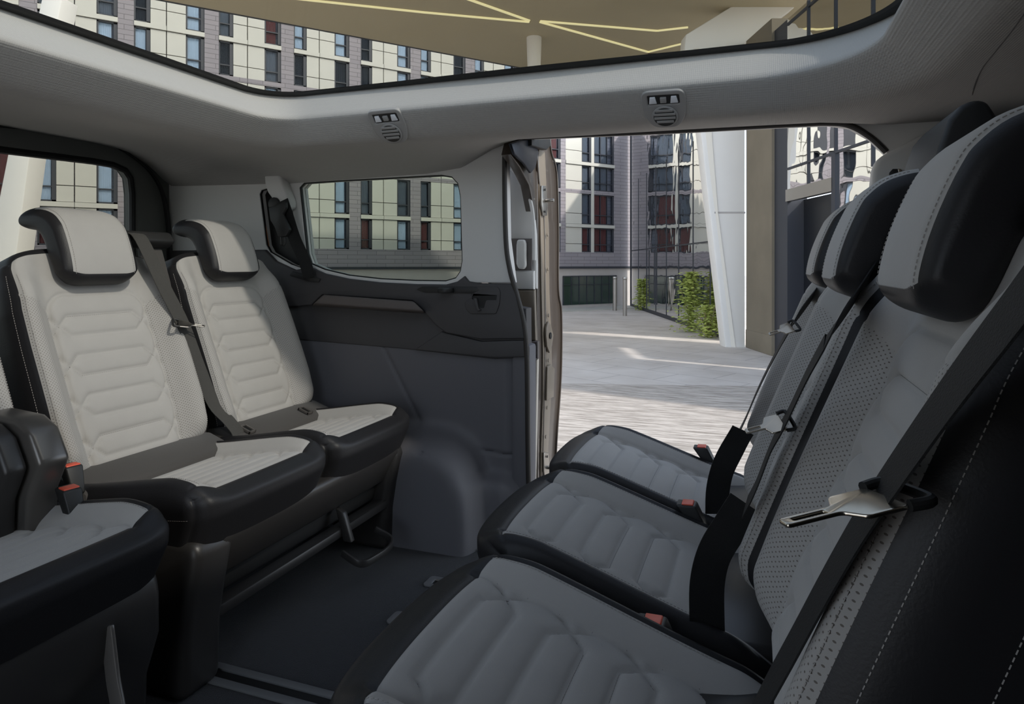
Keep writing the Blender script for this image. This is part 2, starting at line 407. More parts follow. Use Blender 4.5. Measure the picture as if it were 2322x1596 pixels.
# --- rear wall and hatch window
def MR(x): return frameM((x, 0, 0), (0, 1, 0), (0, 0, 1))        # w = +x
rw_px = [(-60,332),(0,340),(210,366),(255,374),(282,386),(294,404),(298,440),(299,600)]
rwin = [(atx(x, y, XR).y, atx(x, y, XR).z) for x, y in rw_px]; rwin = rwin + [(rwin[-1][0], .62), (.1, .62), (.1, 1.12), (.2, 1.165)]
wr = plate('wall_rear', [(-.25, 0), (1.93, 0), (1.93, 1.29), (-.25, 1.29)], [rwin], .04, m_rearTrim, None, MR(XR), .006); tag(wr, kind='structure')
w3 = thing('window_3', None, None, (XR-.02, 1.0, .62), kind='structure')
plate('window_pane', rwin, [], .004, m_glass3, w3, MR(XR-.03), .0005)
P = [Vector((XR+.002, a, b)) for a, b in rwin]; MB().tube(P, .011, 8, closed=True).build('window_frame', m_black, w3, world=True)
seal = [atx(x, y, XR+.02) for x, y in ((-40,282),(0,286),(140,300),(255,330),(320,370),(355,410),(372,450),(381,500),(384,545),(390,620))]
tag(MB().tube(spline(seal, 6), [.004+.0045*min(1, max(0, (i-20)/20)) for i in range(55)], 8).build('hatch_seal', m_black), 'thin black hatch seal curving beside the rear window', 'weatherstrip')

# --- headliner: glass lip ring, underside surface
def rr(cx, cy, hx, hy, r4, ang, n=None):
    """distance from (cx, cy) along ang to rounded rectangle given by hx-, hx+, hy-, hy+ and one radius per corner"""
    d = (math.cos(ang), math.sin(ang)); lo = 0; hi = 6.0
    def inside(t):
        x = d[0]*t; y = d[1]*t
        ax = x/hx[1] if x > 0 else x/hx[0]; ay = y/hy[1] if y > 0 else y/hy[0]
        if ax > 1 or ay > 1: return False
        r = r4[(0 if x > 0 else 1) + (0 if y > 0 else 2)]
        X = abs(hx[1] if x > 0 else hx[0]) - abs(x); Y = abs(hy[1] if y > 0 else hy[0]) - abs(y)
        if X < r and Y < r: return (r-X)**2 + (r-Y)**2 < r*r
        return True
    for _ in range(40):
        m = (lo+hi)/2
        if inside(m): lo = m
        else: hi = m
    return lo
CXg, CYg = -.52, 1.16
NA = 360
def topz(x):                                # height of the headliner's outer edge along the side
    return float(np.interp(x, [-2.05, -1.5, -.98, -.86, -.76, -.66, .2, .3, 1.35], [1.13, 1.118, 1.127, 1.14, 1.19, 1.222, 1.205, 1.19, 1.19]))
def ring(k):
    """k: 0 glass edge .. n outer edge; returns list of points"""
    out = []
    for i in range(NA):
        a = 2*PI*i/NA; ca, sa = math.cos(a), math.sin(a)
        g = rr(CXg, CYg, (-.815, .79), (-.54, .435), (.24, .12, .1, .1), a)      # glass
        lipr = rr(CXg, CYg, (-.745, .725), (-.50, .378), (.22, .10, .1, .1), a)
        oute = rr(CXg, CYg, (XR-CXg, 1.35-CXg), (-.25-CYg, YW-CYg), (.02, .02, .02, .02), a)
        ex = CXg + ca*oute; ey = CYg + sa*oute
        onside = abs(ey-YW) < .02; zt = topz(ex) if onside else (1.24 if ex < -2.0 else 1.20)
        if ex < -2.0: zt = 1.24 - .110*max(0, (ey-1.55)/.35)**3
        prof = [(g+.002, 1.330), (g, 1.318)] + [(g+(lipr-g)*t, 1.318-.076*t) for t in (.2, .4, .6, .8)] + [(lipr+.002, 1.243), (lipr+.005, 1.238), (lipr+.012, 1.232), (lipr+.022, 1.2245), (lipr+.045, 1.208), (lipr+.07, 1.191), (lipr+.085, 1.183), (lipr+.10, 1.1775), (lipr+.12, 1.175)]
        # from lip to outer edge: gentle, then rolling down
        r0 = lipr+.12; z0 = 1.175
        for t in (.2, .4, .55, .68, .78, .86, .92, .97, 1.0):
            drop = t**(1.5 if zt > z0 else 2.6)
            prof.append((r0 + (oute-r0)*t, z0 + (zt-z0)*drop))
        out.append([(CXg+ca*r, CYg+sa*r, z) for r, z in prof])
    return out
rg = ring(0); nr = len(rg[0])
vs = [p for row in rg for p in row]; fs = []
for i in range(NA):
    j = (i+1) % NA
    for k in range(nr-1): fs.append((i*nr+k, i*nr+k+1, j*nr+k+1, j*nr+k))
# roof skin above keeps daylight out
cb = MB().add(vs, fs)
ceil = cb.build('ceiling', m_headliner, angle=80); tag(ceil, kind='structure')
rs = MB(); n0 = []
inn = [(p[0][0], p[0][1], 1.335) for p in rg]; outr = [(CXg + (p[-1][0]-CXg)*1.04, CYg + (p[-1][1]-CYg)*1.04, 1.34) for p in rg]
rs.add(inn + outr, [(i, (i+1) % NA, NA+(i+1) % NA, NA+i) for i in range(NA)])
lo = [(p[-1][0] + (outr[i][0]-p[-1][0]), p[-1][1] + (outr[i][1]-p[-1][1]), 1.10) for i, p in enumerate(rg)]
# skirt only above the window tops
sk_ = MB().add(inn + outr, [(i, (i+1) % NA, NA+(i+1) % NA, NA+i) for i in range(NA)])
tag(sk_.build('trim_2', m_brown), kind='structure')
bvh = BVHTree.FromPolygons([Vector(v) for v in vs], fs)
# black frit border and glass
fr = MB(); rows = []
for i in range(NA):
    a = 2*PI*i/NA; ca, sa = math.cos(a), math.sin(a)
    g = rr(CXg, CYg, (-.815, .79), (-.54, .435), (.24, .12, .1, .1), a)
    for r, z in ((g+.012, 1.322), (g-.006, 1.3195), (g-.020, 1.323), (g-.024, 1.329), (g+.012, 1.334)): rows.append((CXg+ca*r, CYg+sa*r, z))
fr.add(rows, [(i*5+k, i*5+(k+1) % 5, ((i+1) % NA)*5+(k+1) % 5, ((i+1) % NA)*5+k) for i in range(NA) for k in range(5)])
w4 = thing('window_4', None, None, (CXg, CYg, 1.33), kind='structure')
fr.build('window_frame', m_black, w4, world=True)
gl = MB(); gr = []
for i in range(NA):
    a = 2*PI*i/NA; g = rr(CXg, CYg, (-.815, .79), (-.54, .435), (.24, .12, .1, .1), a)
    gr.append((CXg+math.cos(a)*(g-.01), CYg+math.sin(a)*(g-.01), 1.331))
gl.prism(gr, (0, 0, .004)); gl.build('window_pane', m_glass, w4, world=True, smooth=False)

# unseen near and front walls, added and sized to block light around the door gap
tag(MB().box((-.35, -.29, 0), (1.36, -.25, 1.25)).build('wall_near_block', m_midtrim), kind='structure')
tag(MB().box((-2.07, -.29, 0), (-1.0, -.25, 1.25)).build('wall_near_block_rear', m_midtrim), kind='structure')
tag(MB().box((1.33, -.27, 0), (1.37, 2.0, 1.30)).build('wall_front_block', m_midtrim), kind='structure')
# hidden outer corner closers above windows
tag(MB().box((-2.07, YW+.035, 1.262), (1.36, YW+.055, 1.345)).build('trim_3', m_brown), kind='structure')
tag(MB().box((XR-.045, -.27, 1.22), (XR-.03, YW+.05, 1.345)).build('trim_4', m_brown), kind='structure')

# ================================================================== SEATS
def grid_box(A, B, C, r, res):
    """lattice of an open-bottomed box: a 0..A, b -B/2..B/2, c -C..0. returns lattice points, quads"""
    na = max(2, round(A/res)); nb = max(2, round(B/res)); nb += nb % 2; nc = max(2, round(C/res/1.6))
    idx = {}; P = []
    def vid(i, j, k):
        if (i, j, k) not in idx: idx[(i, j, k)] = len(P); P.append((A*i/na, -B/2+B*j/nb, -C+C*k/nc))
        return idx[(i, j, k)]
    Q = []
    for i in range(na):
        for j in range(nb): Q.append((vid(i,j,nc), vid(i+1,j,nc), vid(i+1,j+1,nc), vid(i,j+1,nc)))
    for k in range(nc):
        for i in range(na):
            Q.append((vid(i,0,k), vid(i+1,0,k), vid(i+1,0,k+1), vid(i,0,k+1)))
            Q.append((vid(i+1,nb,k), vid(i,nb,k), vid(i,nb,k+1), vid(i+1,nb,k+1)))
        for j in range(nb):
            Q.append((vid(0,j+1,k), vid(0,j,k), vid(0,j,k+1), vid(0,j+1,k+1)))
            Q.append((vid(na,j,k), vid(na,j+1,k), vid(na,j+1,k+1), vid(na,j,k+1)))
    return np.array(P), Q
def rounder(A, B, C, ra, rb):
    def f(P):
        P = np.array(P, float); a, b, c = P[:, 0], P[:, 1], P[:, 2]
        ia = np.clip(a, ra, A-ra); ib = np.clip(b, -B/2+rb, B/2-rb); ic = np.minimum(c, -min(ra, rb))
        rc = min(ra, rb)
        da = (a-ia)/ra; db = (b-ib)/rb; dc = (c-ic)/rc
        l = np.sqrt(da**2+db**2+dc**2); m = np.maximum(np.maximum(abs(da), abs(db)), abs(dc)); s = np.where(l > 1e-9, m/np.maximum(l, 1e-9), 1)
        # map cube shell to sphere shell
        l2 = np.where(l > 1e-9, 1/np.maximum(l, 1e-9), 0)*np.where(m > .999, 1, m)
        da, db, dc = da*l2, db*l2, dc*l2
        out = np.stack([ia+da*ra, ib+db*rb, ic+dc*rc], 1); nrm = np.stack([da, db, dc], 1)
        top = (c > -rc*.02); nrm = np.where((np.abs(nrm).sum(1) < 1e-6)[:, None], np.array([0, 0, 1.0]), nrm)
        return out, nrm
    return f
def segdist(a, b, lines):
    d = np.full(a.shape, 9.0)
    for pl in lines:
        for (x0, y0), (x1, y1) in zip(pl[:-1], pl[1:]):
            dx, dy = x1-x0, y1-y0; t = np.clip(((a-x0)*dx + (b-y0)*dy)/(dx*dx+dy*dy), 0, 1)
            d = np.minimum(d, np.hypot(a-x0-t*dx, b-y0-t*dy))
    return d
def bars(centres, h, hw, sgn=1):
    out = []
    for c in centres:
        for s in (1, -1): out.append([(c-s*h*1.0, -hw), (c-s*h*.2, -hw*.90), (c+s*h, -hw*.68), (c+s*h, hw*.68), (c-s*h*.2, hw*.90), (c-s*h*1.0, hw)])
    return out
def sst(x, a, b):
    t = np.clip((x-a)/(b-a), 0, 1); return t*t*(3-2*t)
def rboxsdf(a, b, a0, a1, hb, r):
    ca = (a0+a1)/2; ha = (a1-a0)/2; qa = abs(a-ca)-ha+r; qb = abs(b)-hb+r
    return np.hypot(np.maximum(qa, 0), np.maximum(qb, 0)) + np.minimum(np.maximum(qa, qb), 0) - r

def split_mesh(P, Q, zone, names, mats, parent, uvs=None):
    """one continuous skin cut into part meshes that keep shared vertex normals"""
    me = bpy.data.meshes.new('t'); me.from_pydata(P.tolist(), [], Q); me.update()
    N = np.zeros(len(P)*3); me.vertices.foreach_get('normal', N); N = N.reshape(-1, 3); bpy.data.meshes.remove(me)
    res = []
    for z, nm in enumerate(names):
        fq = [q for q, zz in zip(Q, zone) if zz == z]
        if not fq: continue
        used = sorted({i for q in fq for i in q}); mp = {v: k for k, v in enumerate(used)}
        m = bpy.data.meshes.new(nm); m.from_pydata(P[used].tolist(), [], [tuple(mp[i] for i in q) for q in fq])
        m.materials.append(mats[z])
        for p in m.polygons: p.use_smooth = True
        if uvs is not None:
            ul = m.uv_layers.new(name='UVMap'); li = np.zeros(len(m.loops), int); m.loops.foreach_get('vertex_index', li)
            ul.data.foreach_set('uv', uvs[np.array(used)][li].reshape(-1))
        m.normals_split_custom_set_from_vertices(N[used].tolist())
        res.append(linkmesh(nm, m, parent))
    return res
def dashes(f, paths, step=.0055, ln=.0034, r=.0006, lift=.0006):
    """thread dashes along lattice paths, f maps lattice -> (points, normals)"""
    vs = []; fs = []
    for pl in paths:
        pl = np.array(pl, float); d = np.r_[0, np.cumsum(np.linalg.norm(np.diff(pl, axis=0), axis=1))]
        n = max(2, int(d[-1]/.004)); t = np.linspace(0, d[-1], n); L = np.stack([np.interp(t, d, pl[:, k]) for k in range(3)], 1)
        W = f(L); d2 = np.r_[0, np.cumsum(np.linalg.norm(np.diff(W, axis=0), axis=1))]
        m = int(d2[-1]/step); c = None
        for i in range(m):
            s0 = i*step; s1 = s0+ln; a = np.array([np.interp(s0, d2, W[:, k]) for k in range(3)]); b = np.array([np.interp(s1, d2, W[:, k]) for k in range(3)])
            u = b-a; l = np.linalg.norm(u)
            if l < 1e-5: continue
            u /= l; w = np.cross(u, [0.3, 0.2, 1]); w /= max(np.linalg.norm(w), 1e-6); v = np.cross(u, w)
            k = len(vs)
            for q in (a, b):
                for s_, t_ in ((1, 0), (0, 1), (-1, 0), (0, -1)): vs.append(q + (w*s_+v*t_)*r)
            fs += [(k, k+1, k+5, k+4), (k+1, k+2, k+6, k+5), (k+2, k+3, k+7, k+6), (k+3, k, k+4, k+7), (k, k+3, k+2, k+1), (k+4, k+5, k+6, k+7)]
    return vs, fs
def dashmesh(name, f, paths, m, parent, **k):
    vs, fs = dashes(f, paths, **k); me = bpy.data.meshes.new(name); me.from_pydata([tuple(v) for v in vs], [], fs); me.materials.append(m); return linkmesh(name, me, parent)

LEAN = math.radians(20)
BA, BB, BC = .545, .425, .10                 # backrest length, width, thickness
def backrest(parent, wscale=1.0, res=.0042, lean=LEAN, org=(.03, 0, .375)):
    Tv = np.array([-math.sin(lean), 0, math.cos(lean)]); Nv = np.array([math.cos(lean), 0, math.sin(lean)]); O = np.array(org)
    rnd = rounder(BA, BB, BC, .03, .028)
    hw = BB/2*.60; a0, a1 = -.06, .425
    lines = bars([.345, .25, .155, .06], .024, hw)
    def f(L, disp=True):
        L = np.array(L, float); a, b, c = L[:, 0], L[:, 1], L[:, 2]
        P, N = rnd(L); beta = abs(b)/(BB/2)
        topw = np.clip(N[:, 2], 0, 1); topw = np.where(c < -.03, 0, topw)
        bol = sst(beta, .58, .84)*(1-.25*sst(beta, .9, 1.0))*(1-.75*sst(a, .40, .52)) * sst(a, -.02, .06)
        dz = .036*bol
        # lumbar crown of the insert
        dz = dz + .006*np.cos(np.clip(a/BA, 0, 1)*PI*1.2 - .6)
        if disp:
            ins = rboxsdf(a, b, a0, a1, hw, .05)
            inside = ins < 0
            dq = segdist(a, b, lines)
            dz = dz + np.where(inside, .004 - .0055*np.exp(-(dq/.0035)**1.3) - .002*np.exp(-(dq/.012)**2), 0)
            dz = dz + np.where(inside, -.004*np.exp(-(ins/.008)**2), 0) - .0045*np.exp(-(ins/.0035)**2)
            # seam where bolster meets shoulder, and along the side
            sh = abs(a - (.385 + .10*(beta-.6))); dz = dz - np.where((beta > .60) & (beta < .95), .0025*np.exp(-(sh/.003)**2), 0)
            dz = dz - .003*np.exp(-((beta-.935)*BB/2/.003)**2)
        P = P.copy(); P[:, 2] += dz*topw
        # outline: shoulders narrow to the top, slight waist
        w = np.interp(a, [0, .03, .12, .30, .385, .44, .50, BA], [.90, .955, 1.0, 1.0, .99, .96, .92, .86])*wscale
        P[:, 1] *= w
        corner = np.clip((a-BA+.10)/.10, 0, 1)*(abs(b)/(BB/2))**4; P[:, 0] -= .035*corner
        P[:, 0] -= 0
        return O + P[:, 0:1]*Tv + P[:, 1:2]*np.array([0, 1, 0]) + P[:, 2:3]*Nv
    L, Q = grid_box(BA, BB, BC, .03, res); P = f(L)
    Lq = L[np.array(Q)].mean(1); beta = abs(Lq[:, 1])/(BB/2); a = Lq[:, 0]; c = Lq[:, 2]
    ins = rboxsdf(a, Lq[:, 1], a0, a1, hw, .05)
    zone = np.where(c < -.0001, 3, np.where(beta > .935, 3, np.where(ins < 0, 0, np.where((a < .385 + .10*(beta-.6)) & (beta > .6), 1, 2))))
    zone = np.where((c < -.0001) & ((a > BA-.001)) & (c > -.02), 3, zone)
    zone = np.where((a > BA-.018), 3, zone); zone = np.where((zone == 1) & (Lq[:, 1] > 0), 4, zone)
    uvs = np.stack([L[:, 1]+.5, L[:, 0]], 1)
    split_mesh(P, Q, zone, ['quilted_insert', 'perforated_bolster', 'backrest', 'backrest_side', 'perforated_bolster'], [m_seat, m_perf, m_seat, m_leather, m_perf], parent, uvs)
    # rear shell
    sh = MB(); vs = []
    for a_ in (0, .1, .4, BA):
        for b_ in (-1, 1):
            for c_ in (-.06, -.115):
                w = np.interp(a_, [0, .12, .385, .44, BA], [.88, .97, .96, .9, .78])*BB/2*b_*wscale
                p = O + Tv*(a_ - .0 if a_ < BA else BA-.03) + Nv*c_; vs.append((p[0], w, p[2]))
    fs = []
    for k in range(3):
        i = 4*k; fs += [(i, i+4, i+6, i+2), (i+1, i+3, i+7, i+5), (i, i+1, i+5, i+4), (i+2, i+6, i+7, i+3)]
    fs += [(0, 2, 3, 1), (12, 13, 15, 14)]
    sh.add(vs, fs).build('rear_shell', m_shell, parent, .015, 3)
    # stitching
    top = [[(x, y, 0) for x, y in pl] for pl in lines]
    dashmesh('quilt_stitching', lambda q: f(q, True) + Nv*.0006, top, m_tonal, parent, r=.00035)
    bs = .915*BB/2
    edge = [[(.02, s*bs, 0), (BA-.06, s*bs, 0)] for s in (-1, 1)] + [[(.03, s*BB/2, -.06), (BA-.05, s*BB/2, -.06)] for s in (-1, 1)] + [[(.03, s*BB/2, -.008), (BA-.05, s*BB/2, -.008)] for s in (-1, 1)]
    dashmesh('edge_stitching', lambda q: f(q, True) + Nv*.0008, edge, m_stitch, parent, r=.0006)
    return f

CA, CB, CC = .47, .415, .115
CAR = .47                 # cushion length, width, thickness
def cushion(parent, y0=0, bow=.01, res=.0042, front_r=.045, name='seat_cushion', edge_stitch=True, cornk=.03, xs=1.0, slope=.07):
    rnd = rounder(CA, CB, CC, front_r, .03)
    hw = CB/2*.66; a0, a1 = .03, CA-.045
    lines = bars([.375, .29, .205, .12], .0215, hw)
    O = np.array([-.04, y0, .402])
    def f(L, disp=True):
        L = np.array(L, float); a, b, c = L[:, 0], L[:, 1], L[:, 2]; beta = abs(b)/(CB/2)
        P, N = rnd(L); topw = np.clip(N[:, 2], 0, 1); topw = np.where(c < -.045, 0, topw)
        bol = sst(beta, .60, .88)*(1-.2*sst(beta, .93, 1.0))
        lng = sst(a, .0, .10)*(1-.55*sst(a, CA-.12, CA-.01))
        dz = .030*bol*lng + .010*sst(a, .1, .38)*(1-sst(a, .40, CA)) - .012
        if disp:
            ins = rboxsdf(a, b, a0, CA+.1, hw, .03); dq = segdist(a, b, lines); inside = (ins < 0) & (a < a1)
            dz = dz + np.where(inside, -.0062*np.exp(-(dq/.0035)**1.3) - .0022*np.exp(-(dq/.012)**2), 0) - np.where(a < a1+.01, .0045*np.exp(-(ins/.004)**2), 0)
            dz = dz - np.where(beta < .93, .003*np.exp(-((a-a1)/.003)**2), 0)
            dz = dz - np.where(a < a1, .003*np.exp(-((beta-.84)*CB/2/.0025)**2), 0)
        P = P.copy(); P[:, 2] += dz*topw
        P[:, 0] -= bow*(abs(P[:, 1])/(CB/2))**2.5 * np.clip(a/CA, 0, 1)**2
        P[:, 0] -= cornk*(np.clip(beta, 0, 1)**8)*np.clip((a-.30)/(CA-.30), 0, 1)**2
        P[:, 1] *= 1 - .05*np.clip((-.0-c)/CC, 0, 1)
        # front face tucks back under
        fr = np.clip((a-.3)/(CA-.3), 0, 1); P[:, 0] -= .03*fr*np.clip((-c-.05)/.065, 0, 1)
        P[:, 0] *= xs; P[:, 2] -= slope*(CA*xs - .06 - P[:, 0])
        return O + P
    L, Q = grid_box(CA, CB, CC, front_r, res); P = f(L)
    Lq = L[np.array(Q)].mean(1); a = Lq[:, 0]; b = Lq[:, 1]; c = Lq[:, 2]; beta = abs(b)/(CB/2)
    ins = rboxsdf(a, b, a0, CA+.1, hw, .03)
    zone = np.where((c < -.0001) | (beta > .84) | (a > a1), 2, np.where(ins < 0, 0, 1))
    split_mesh(P, Q, zone, ['quilted_cushion', 'cushion_bolster', 'cushion_side'], [m_seat, m_seat, m_leather], parent)
    up = np.array([0, 0, .0006])
    dashmesh('quilt_stitching', lambda q: f(q) + up, [[(x, y, 0) for x, y in pl] for pl in lines], m_tonal, parent, r=.00035)
    bs = .815*CB/2
    if edge_stitch: dashmesh('edge_stitching', lambda q: f(q) + up, [[(.12, s*bs, 0), (a1, s*bs, 0)] for s in (-1, 1)] + [[(.10, s*CB/2*.999, -.045), (CA-.02, s*CB/2*.999, -.05)] for s in (-1, 1)], m_stitch, parent, r=.0006)
    return f

def headrest(parent, org=(-.125, 0, .80), lean=LEAN, w=.225):
    """J-shaped headrest: pad that leans with the back and hooks rearwards at the top"""
    hr = bpy.data.objects.new('headrest', None)
    O = Vector(org); 
    prof = [(.030, -.004), (.045, .010), (.046, .030), (.036, .075), (.016, .125), (.004, .145), (-.020, .166), (-.055, .177), (-.095, .178), (-.120, .172), (-.132, .154), (-.126, .134), (-.105, .124), (-.080, .120), (-.062, .108), (-.046, .085), (-.030, .050), (-.018, .018), (-.006, -.002), (.010, -.010)]
    pr = spline([(x, 0, z) for x, z in prof], 4, closed=True)
    n = len(pr); cen = spline([(.018, 0, .02), (.002, 0, .07), (-.020, 0, .12), (-.055, 0, .148), (-.105, 0, .150)], 10)
    rows = []; ys = []
    e = .034
    for k in range(9): q = k/8*PI/2; ys.append((-w/2 + e*(1-math.sin(q)), math.cos(q)))   # from inner to edge reversed later
    ys = ys[::-1]                                                   # edge -> inner
    seq = [(y, q) for y, q in ys] 
    seq = [( -w/2 + e*(1-math.cos(q_)), math.sin(q_)) for q_ in [PI/2*i/8 for i in range(9)]]
    mid = [(-w/2+e + (w-2*e)*i/30, 1) for i in range(1, 30)]
    seq = seq + mid + [(-y, s) for y, s in seq[::-1]]
    V = []
    for y, s in seq:
        for p in pr:
            c = min(cen, key=lambda q: (q-p).length); sc = .35 + .65*s
            # corners of the outline rounded: bottom corners
            z_ = p.z
            bot = (1 - s)*.9
            q = c + (p-c)*sc
            if s < 1: q = q + Vector((0, 0, 0))
            V.append((q.x + O.x, y + O.y, q.z + O.z))
    Q = []
    m = len(seq)
    for i in range(m-1):
        for k in range(n): l = (k+1) % n; Q.append((i*n+k, i*n+l, (i+1)*n+l, (i+1)*n+k))
    V = np.array(V)
    # soften the lower and upper corners in plan
    yy = V[:, 1] - O.y; zz = V[:, 2] - O.z
    kb = np.clip((abs(yy)-(w/2-.05))/.05, 0, 1)**2
    V[:, 2] += .018*kb*np.clip(1-zz/.07, 0, 1) - .010*kb*np.clip((zz-.11)/.06, 0, 1)
    Qa = np.array(Q); zone = []
    for q in Q:
        k = q[0] % n; i = q[0]//n; y = (seq[i][0]+seq[min(i+1, m-1)][0])/2
        front = 4*1.4 <= k <= 4*7.6
        zone.append(0 if (front and abs(y) < w/2-.016) else 1)
    Q += [tuple(range(n))[::-1], tuple(range((m-1)*n, m*n))]; zone += [1, 1]
    e_ = bpy.data.objects.new('headrest', None); COL.objects.link(e_); e_.parent = parent
    Q = [tuple(q) for q in Q]
    split_mesh(V, Q, zone, ['headrest_face', 'headrest_shell'], [m_seat, m_leather], e_)
    # stitch line round the face
    ks = [int(4*1.45) + i for i in range(int(4*6.1))]; vs = []
    for s in (-1, 1):
        yb = s*(w/2-.021); i = min(range(m), key=lambda j: abs(seq[j][0]-yb)); path = [Vector(V[i*n+k]) for k in ks]
        vs.append(path)
    kk = int(4*1.5); vs.append([Vector(V[i*n+kk]) for i in range(6, m-6)])
    def ident(q): return np.array(q)
    nn = np.array([.0008, 0, .0003])
    dashmesh('stitching', lambda q: np.array(q)+nn, [[tuple(p) for p in pl] for pl in vs], m_stitch, e_, r=.0005)
    MB().box((O.x-.055, -.055, O.z-.03), (O.x-.02, .055, O.z+.12)).build('headrest_post', m_plastic, e_, .008)
    return e_

def buckle(parent, loc, rz=0, tilt=(0, 0), h=.085, w=.034, t=.019, name='belt_buckle'):
    b = bpy.data.objects.new(name, None); COL.objects.link(b); b.parent = parent; b.location = loc; b.rotation_euler = (tilt[0], tilt[1], rz)
    # housing tapering downwards
    vs = [(-w*.36, -t*.5, 0), (w*.36, -t*.5, 0), (w*.36, t*.5, 0), (-w*.36, t*.5, 0), (-w/2, -t*.8, h*.8), (w/2, -t*.8, h*.8), (w/2, t*.8, h), (-w/2, t*.8, h)]
    MB().add(vs, [(0,3,2,1),(4,5,6,7),(0,1,5,4),(1,2,6,5),(2,3,7,6),(3,0,4,7)]).build('buckle_housing', m_plastic, b, .004, 3)
    zf = lambda y: h*.8 + (y + t*.8)/(1.6*t)*h*.2
    y0, y1 = -t*.62, t*.28
    vs = [(-w*.40, y0, zf(y0)-.001), (w*.40, y0, zf(y0)-.001), (w*.40, y1, zf(y1)-.001), (-w*.40, y1, zf(y1)-.001)]; vs += [(x, y, z+.0035) for x, y, z in vs]
    MB().add(vs, [(0,3,2,1),(4,5,6,7),(0,1,5,4),(1,2,6,5),(2,3,7,6),(3,0,4,7)]).build('release_button', m_red, b, .001)['label'] = 'red release button'
    y0, y1 = t*.36, t*.66
    vs = [(-w*.36, y0, zf(y0)-.001), (w*.36, y0, zf(y0)-.001), (w*.36, y1, zf(y1)-.001), (-w*.36, y1, zf(y1)-.001)]; vs += [(x, y, z+.0018) for x, y, z in vs]
    MB().add(vs, [(0,3,2,1),(4,5,6,7),(0,1,5,4),(1,2,6,5),(2,3,7,6),(3,0,4,7)]).build('tongue_slot', m_black, b)
    return b

def base_single(parent, w=.40, y0=0, kick=True):
    # moulded shell under the cushion with a waisted front
    pr = [(-.02, .30), (.375, .295), (.385, .265), (.355, .20), (.335, .12), (.345, 0), (.0, 0), (-.03, .15)]
    MB().prism([(x, y0-w/2, z) for x, z in pr], (0, w, 0)).build('base_shell', m_shell, parent, .012, 3)
def lower_back(parent, y0=0, w=.41):
    MB().prism([(-.02, y0-w/2, .26), (.13, y0-w/2, .28), (.118, y0-w/2, .374), (.042, y0-w/2, .400), (-.05, y0-w/2, .395), (-.08, y0-w/2, .2)], (0, w, 0)).build('lower_cover', m_cover, parent, .008)
def child_anchor(parent, y0):
    # framed slot on the lower cover
    M = Matrix.Translation((.085, y0, .389)) @ Matrix.Rotation(math.radians(20), 4, 'Y')
    e = MB(); w, h, t = .024, .040, .005
    for lo, hi in (((-h/2, -w/2, -.002), (h/2, -w/2+t, .006)), ((-h/2, w/2-t, -.002), (h/2, w/2, .006)), ((-h/2, -w/2, -.002), (-h/2+t, w/2, .006)), ((h/2-t, -w/2, -.002), (h/2, w/2, .006))): e.box(lo, hi, M)
    o = e.build('anchor_frame', m_arm, parent, .001)
    MB().box((-h/2+t, -w/2+t, -.001), (h/2-t, w/2-t, .003), M).build('anchor_slot', m_black, parent)

XREAR = -1.395; YA, YB, YC = 1.185, 1.60, .71
# --- double bench at the back
bench = thing('bench_seat', 'light grey quilted double bench seat with two backrests against the rear window', 'car seat', (XREAR, 0, 0), group=None)
def seat_half(parent, y0, bow=.006):
    h = bpy.data.objects.new('seat_place', None); COL.objects.link(h); h.parent = parent; h.location = (0, y0, 0); return h
hA = thing('tmp', None, None)  # prototype built once at origin, children copied
def proto(bow, cornk, ws=1.0, xs=1.0, hw=.195, sl=.12, lb=True):
    p = bpy.data.objects.new('proto', None); COL.objects.link(p)
    backrest(p, ws); cushion(p, 0, bow, cornk=cornk, xs=xs, slope=sl); headrest(p, w=hw)
    if lb: lower_back(p)
    return p
p1 = proto(.006, .022); p2 = proto(.020, .035, 1.07, 1.10, .225, .29, False)
bpy.data.objects.remove(hA)
def give(parent, pr, y0=0, skip=(), yb=None):
    """copy a prototype's parts under a thing, shifted sideways"""
    for ch in list(pr.children):
        if ch.name.split('.')[0] in skip: continue
        c = copy_tree(ch, parent); c.location = Vector(ch.location) + Vector((0, y0, 0))
        if yb is not None and ch.name.split('.')[0] in ('quilted_insert', 'perforated_bolster', 'backrest', 'backrest_side', 'rear_shell', 'headrest', 'lower_cover'): c.location.y = yb
        if yb is not None and ch.data and ch.name.split('.')[0] in ('quilt_stitching', 'edge_stitching') and max(v.co.z for v in ch.data.vertices) > .6: c.location.y = yb
give(bench, p1, YA); give(bench, p1, YB, yb=YB+.03)
# plastic divider between the backrests with belt exit on top
MB().prism([(-.05, 1.375, .30), (.00, 1.375, .40), (-.17, 1.375, .885), (-.205, 1.375, .885), (-.10, 1.375, .30)], (0, .055, 0)).build('centre_panel', m_cover, bench, .006)
MB().prism([(-.165, 1.31, .885), (-.14, 1.31, .905), (-.16, 1.31, .93), (-.21, 1.31, .93), (-.215, 1.31, .885)], (0, .14, 0)).build('belt_outlet', m_plastic, bench, .008, 3)
for y in (1.475, 1.725): child_anchor(bench, y)
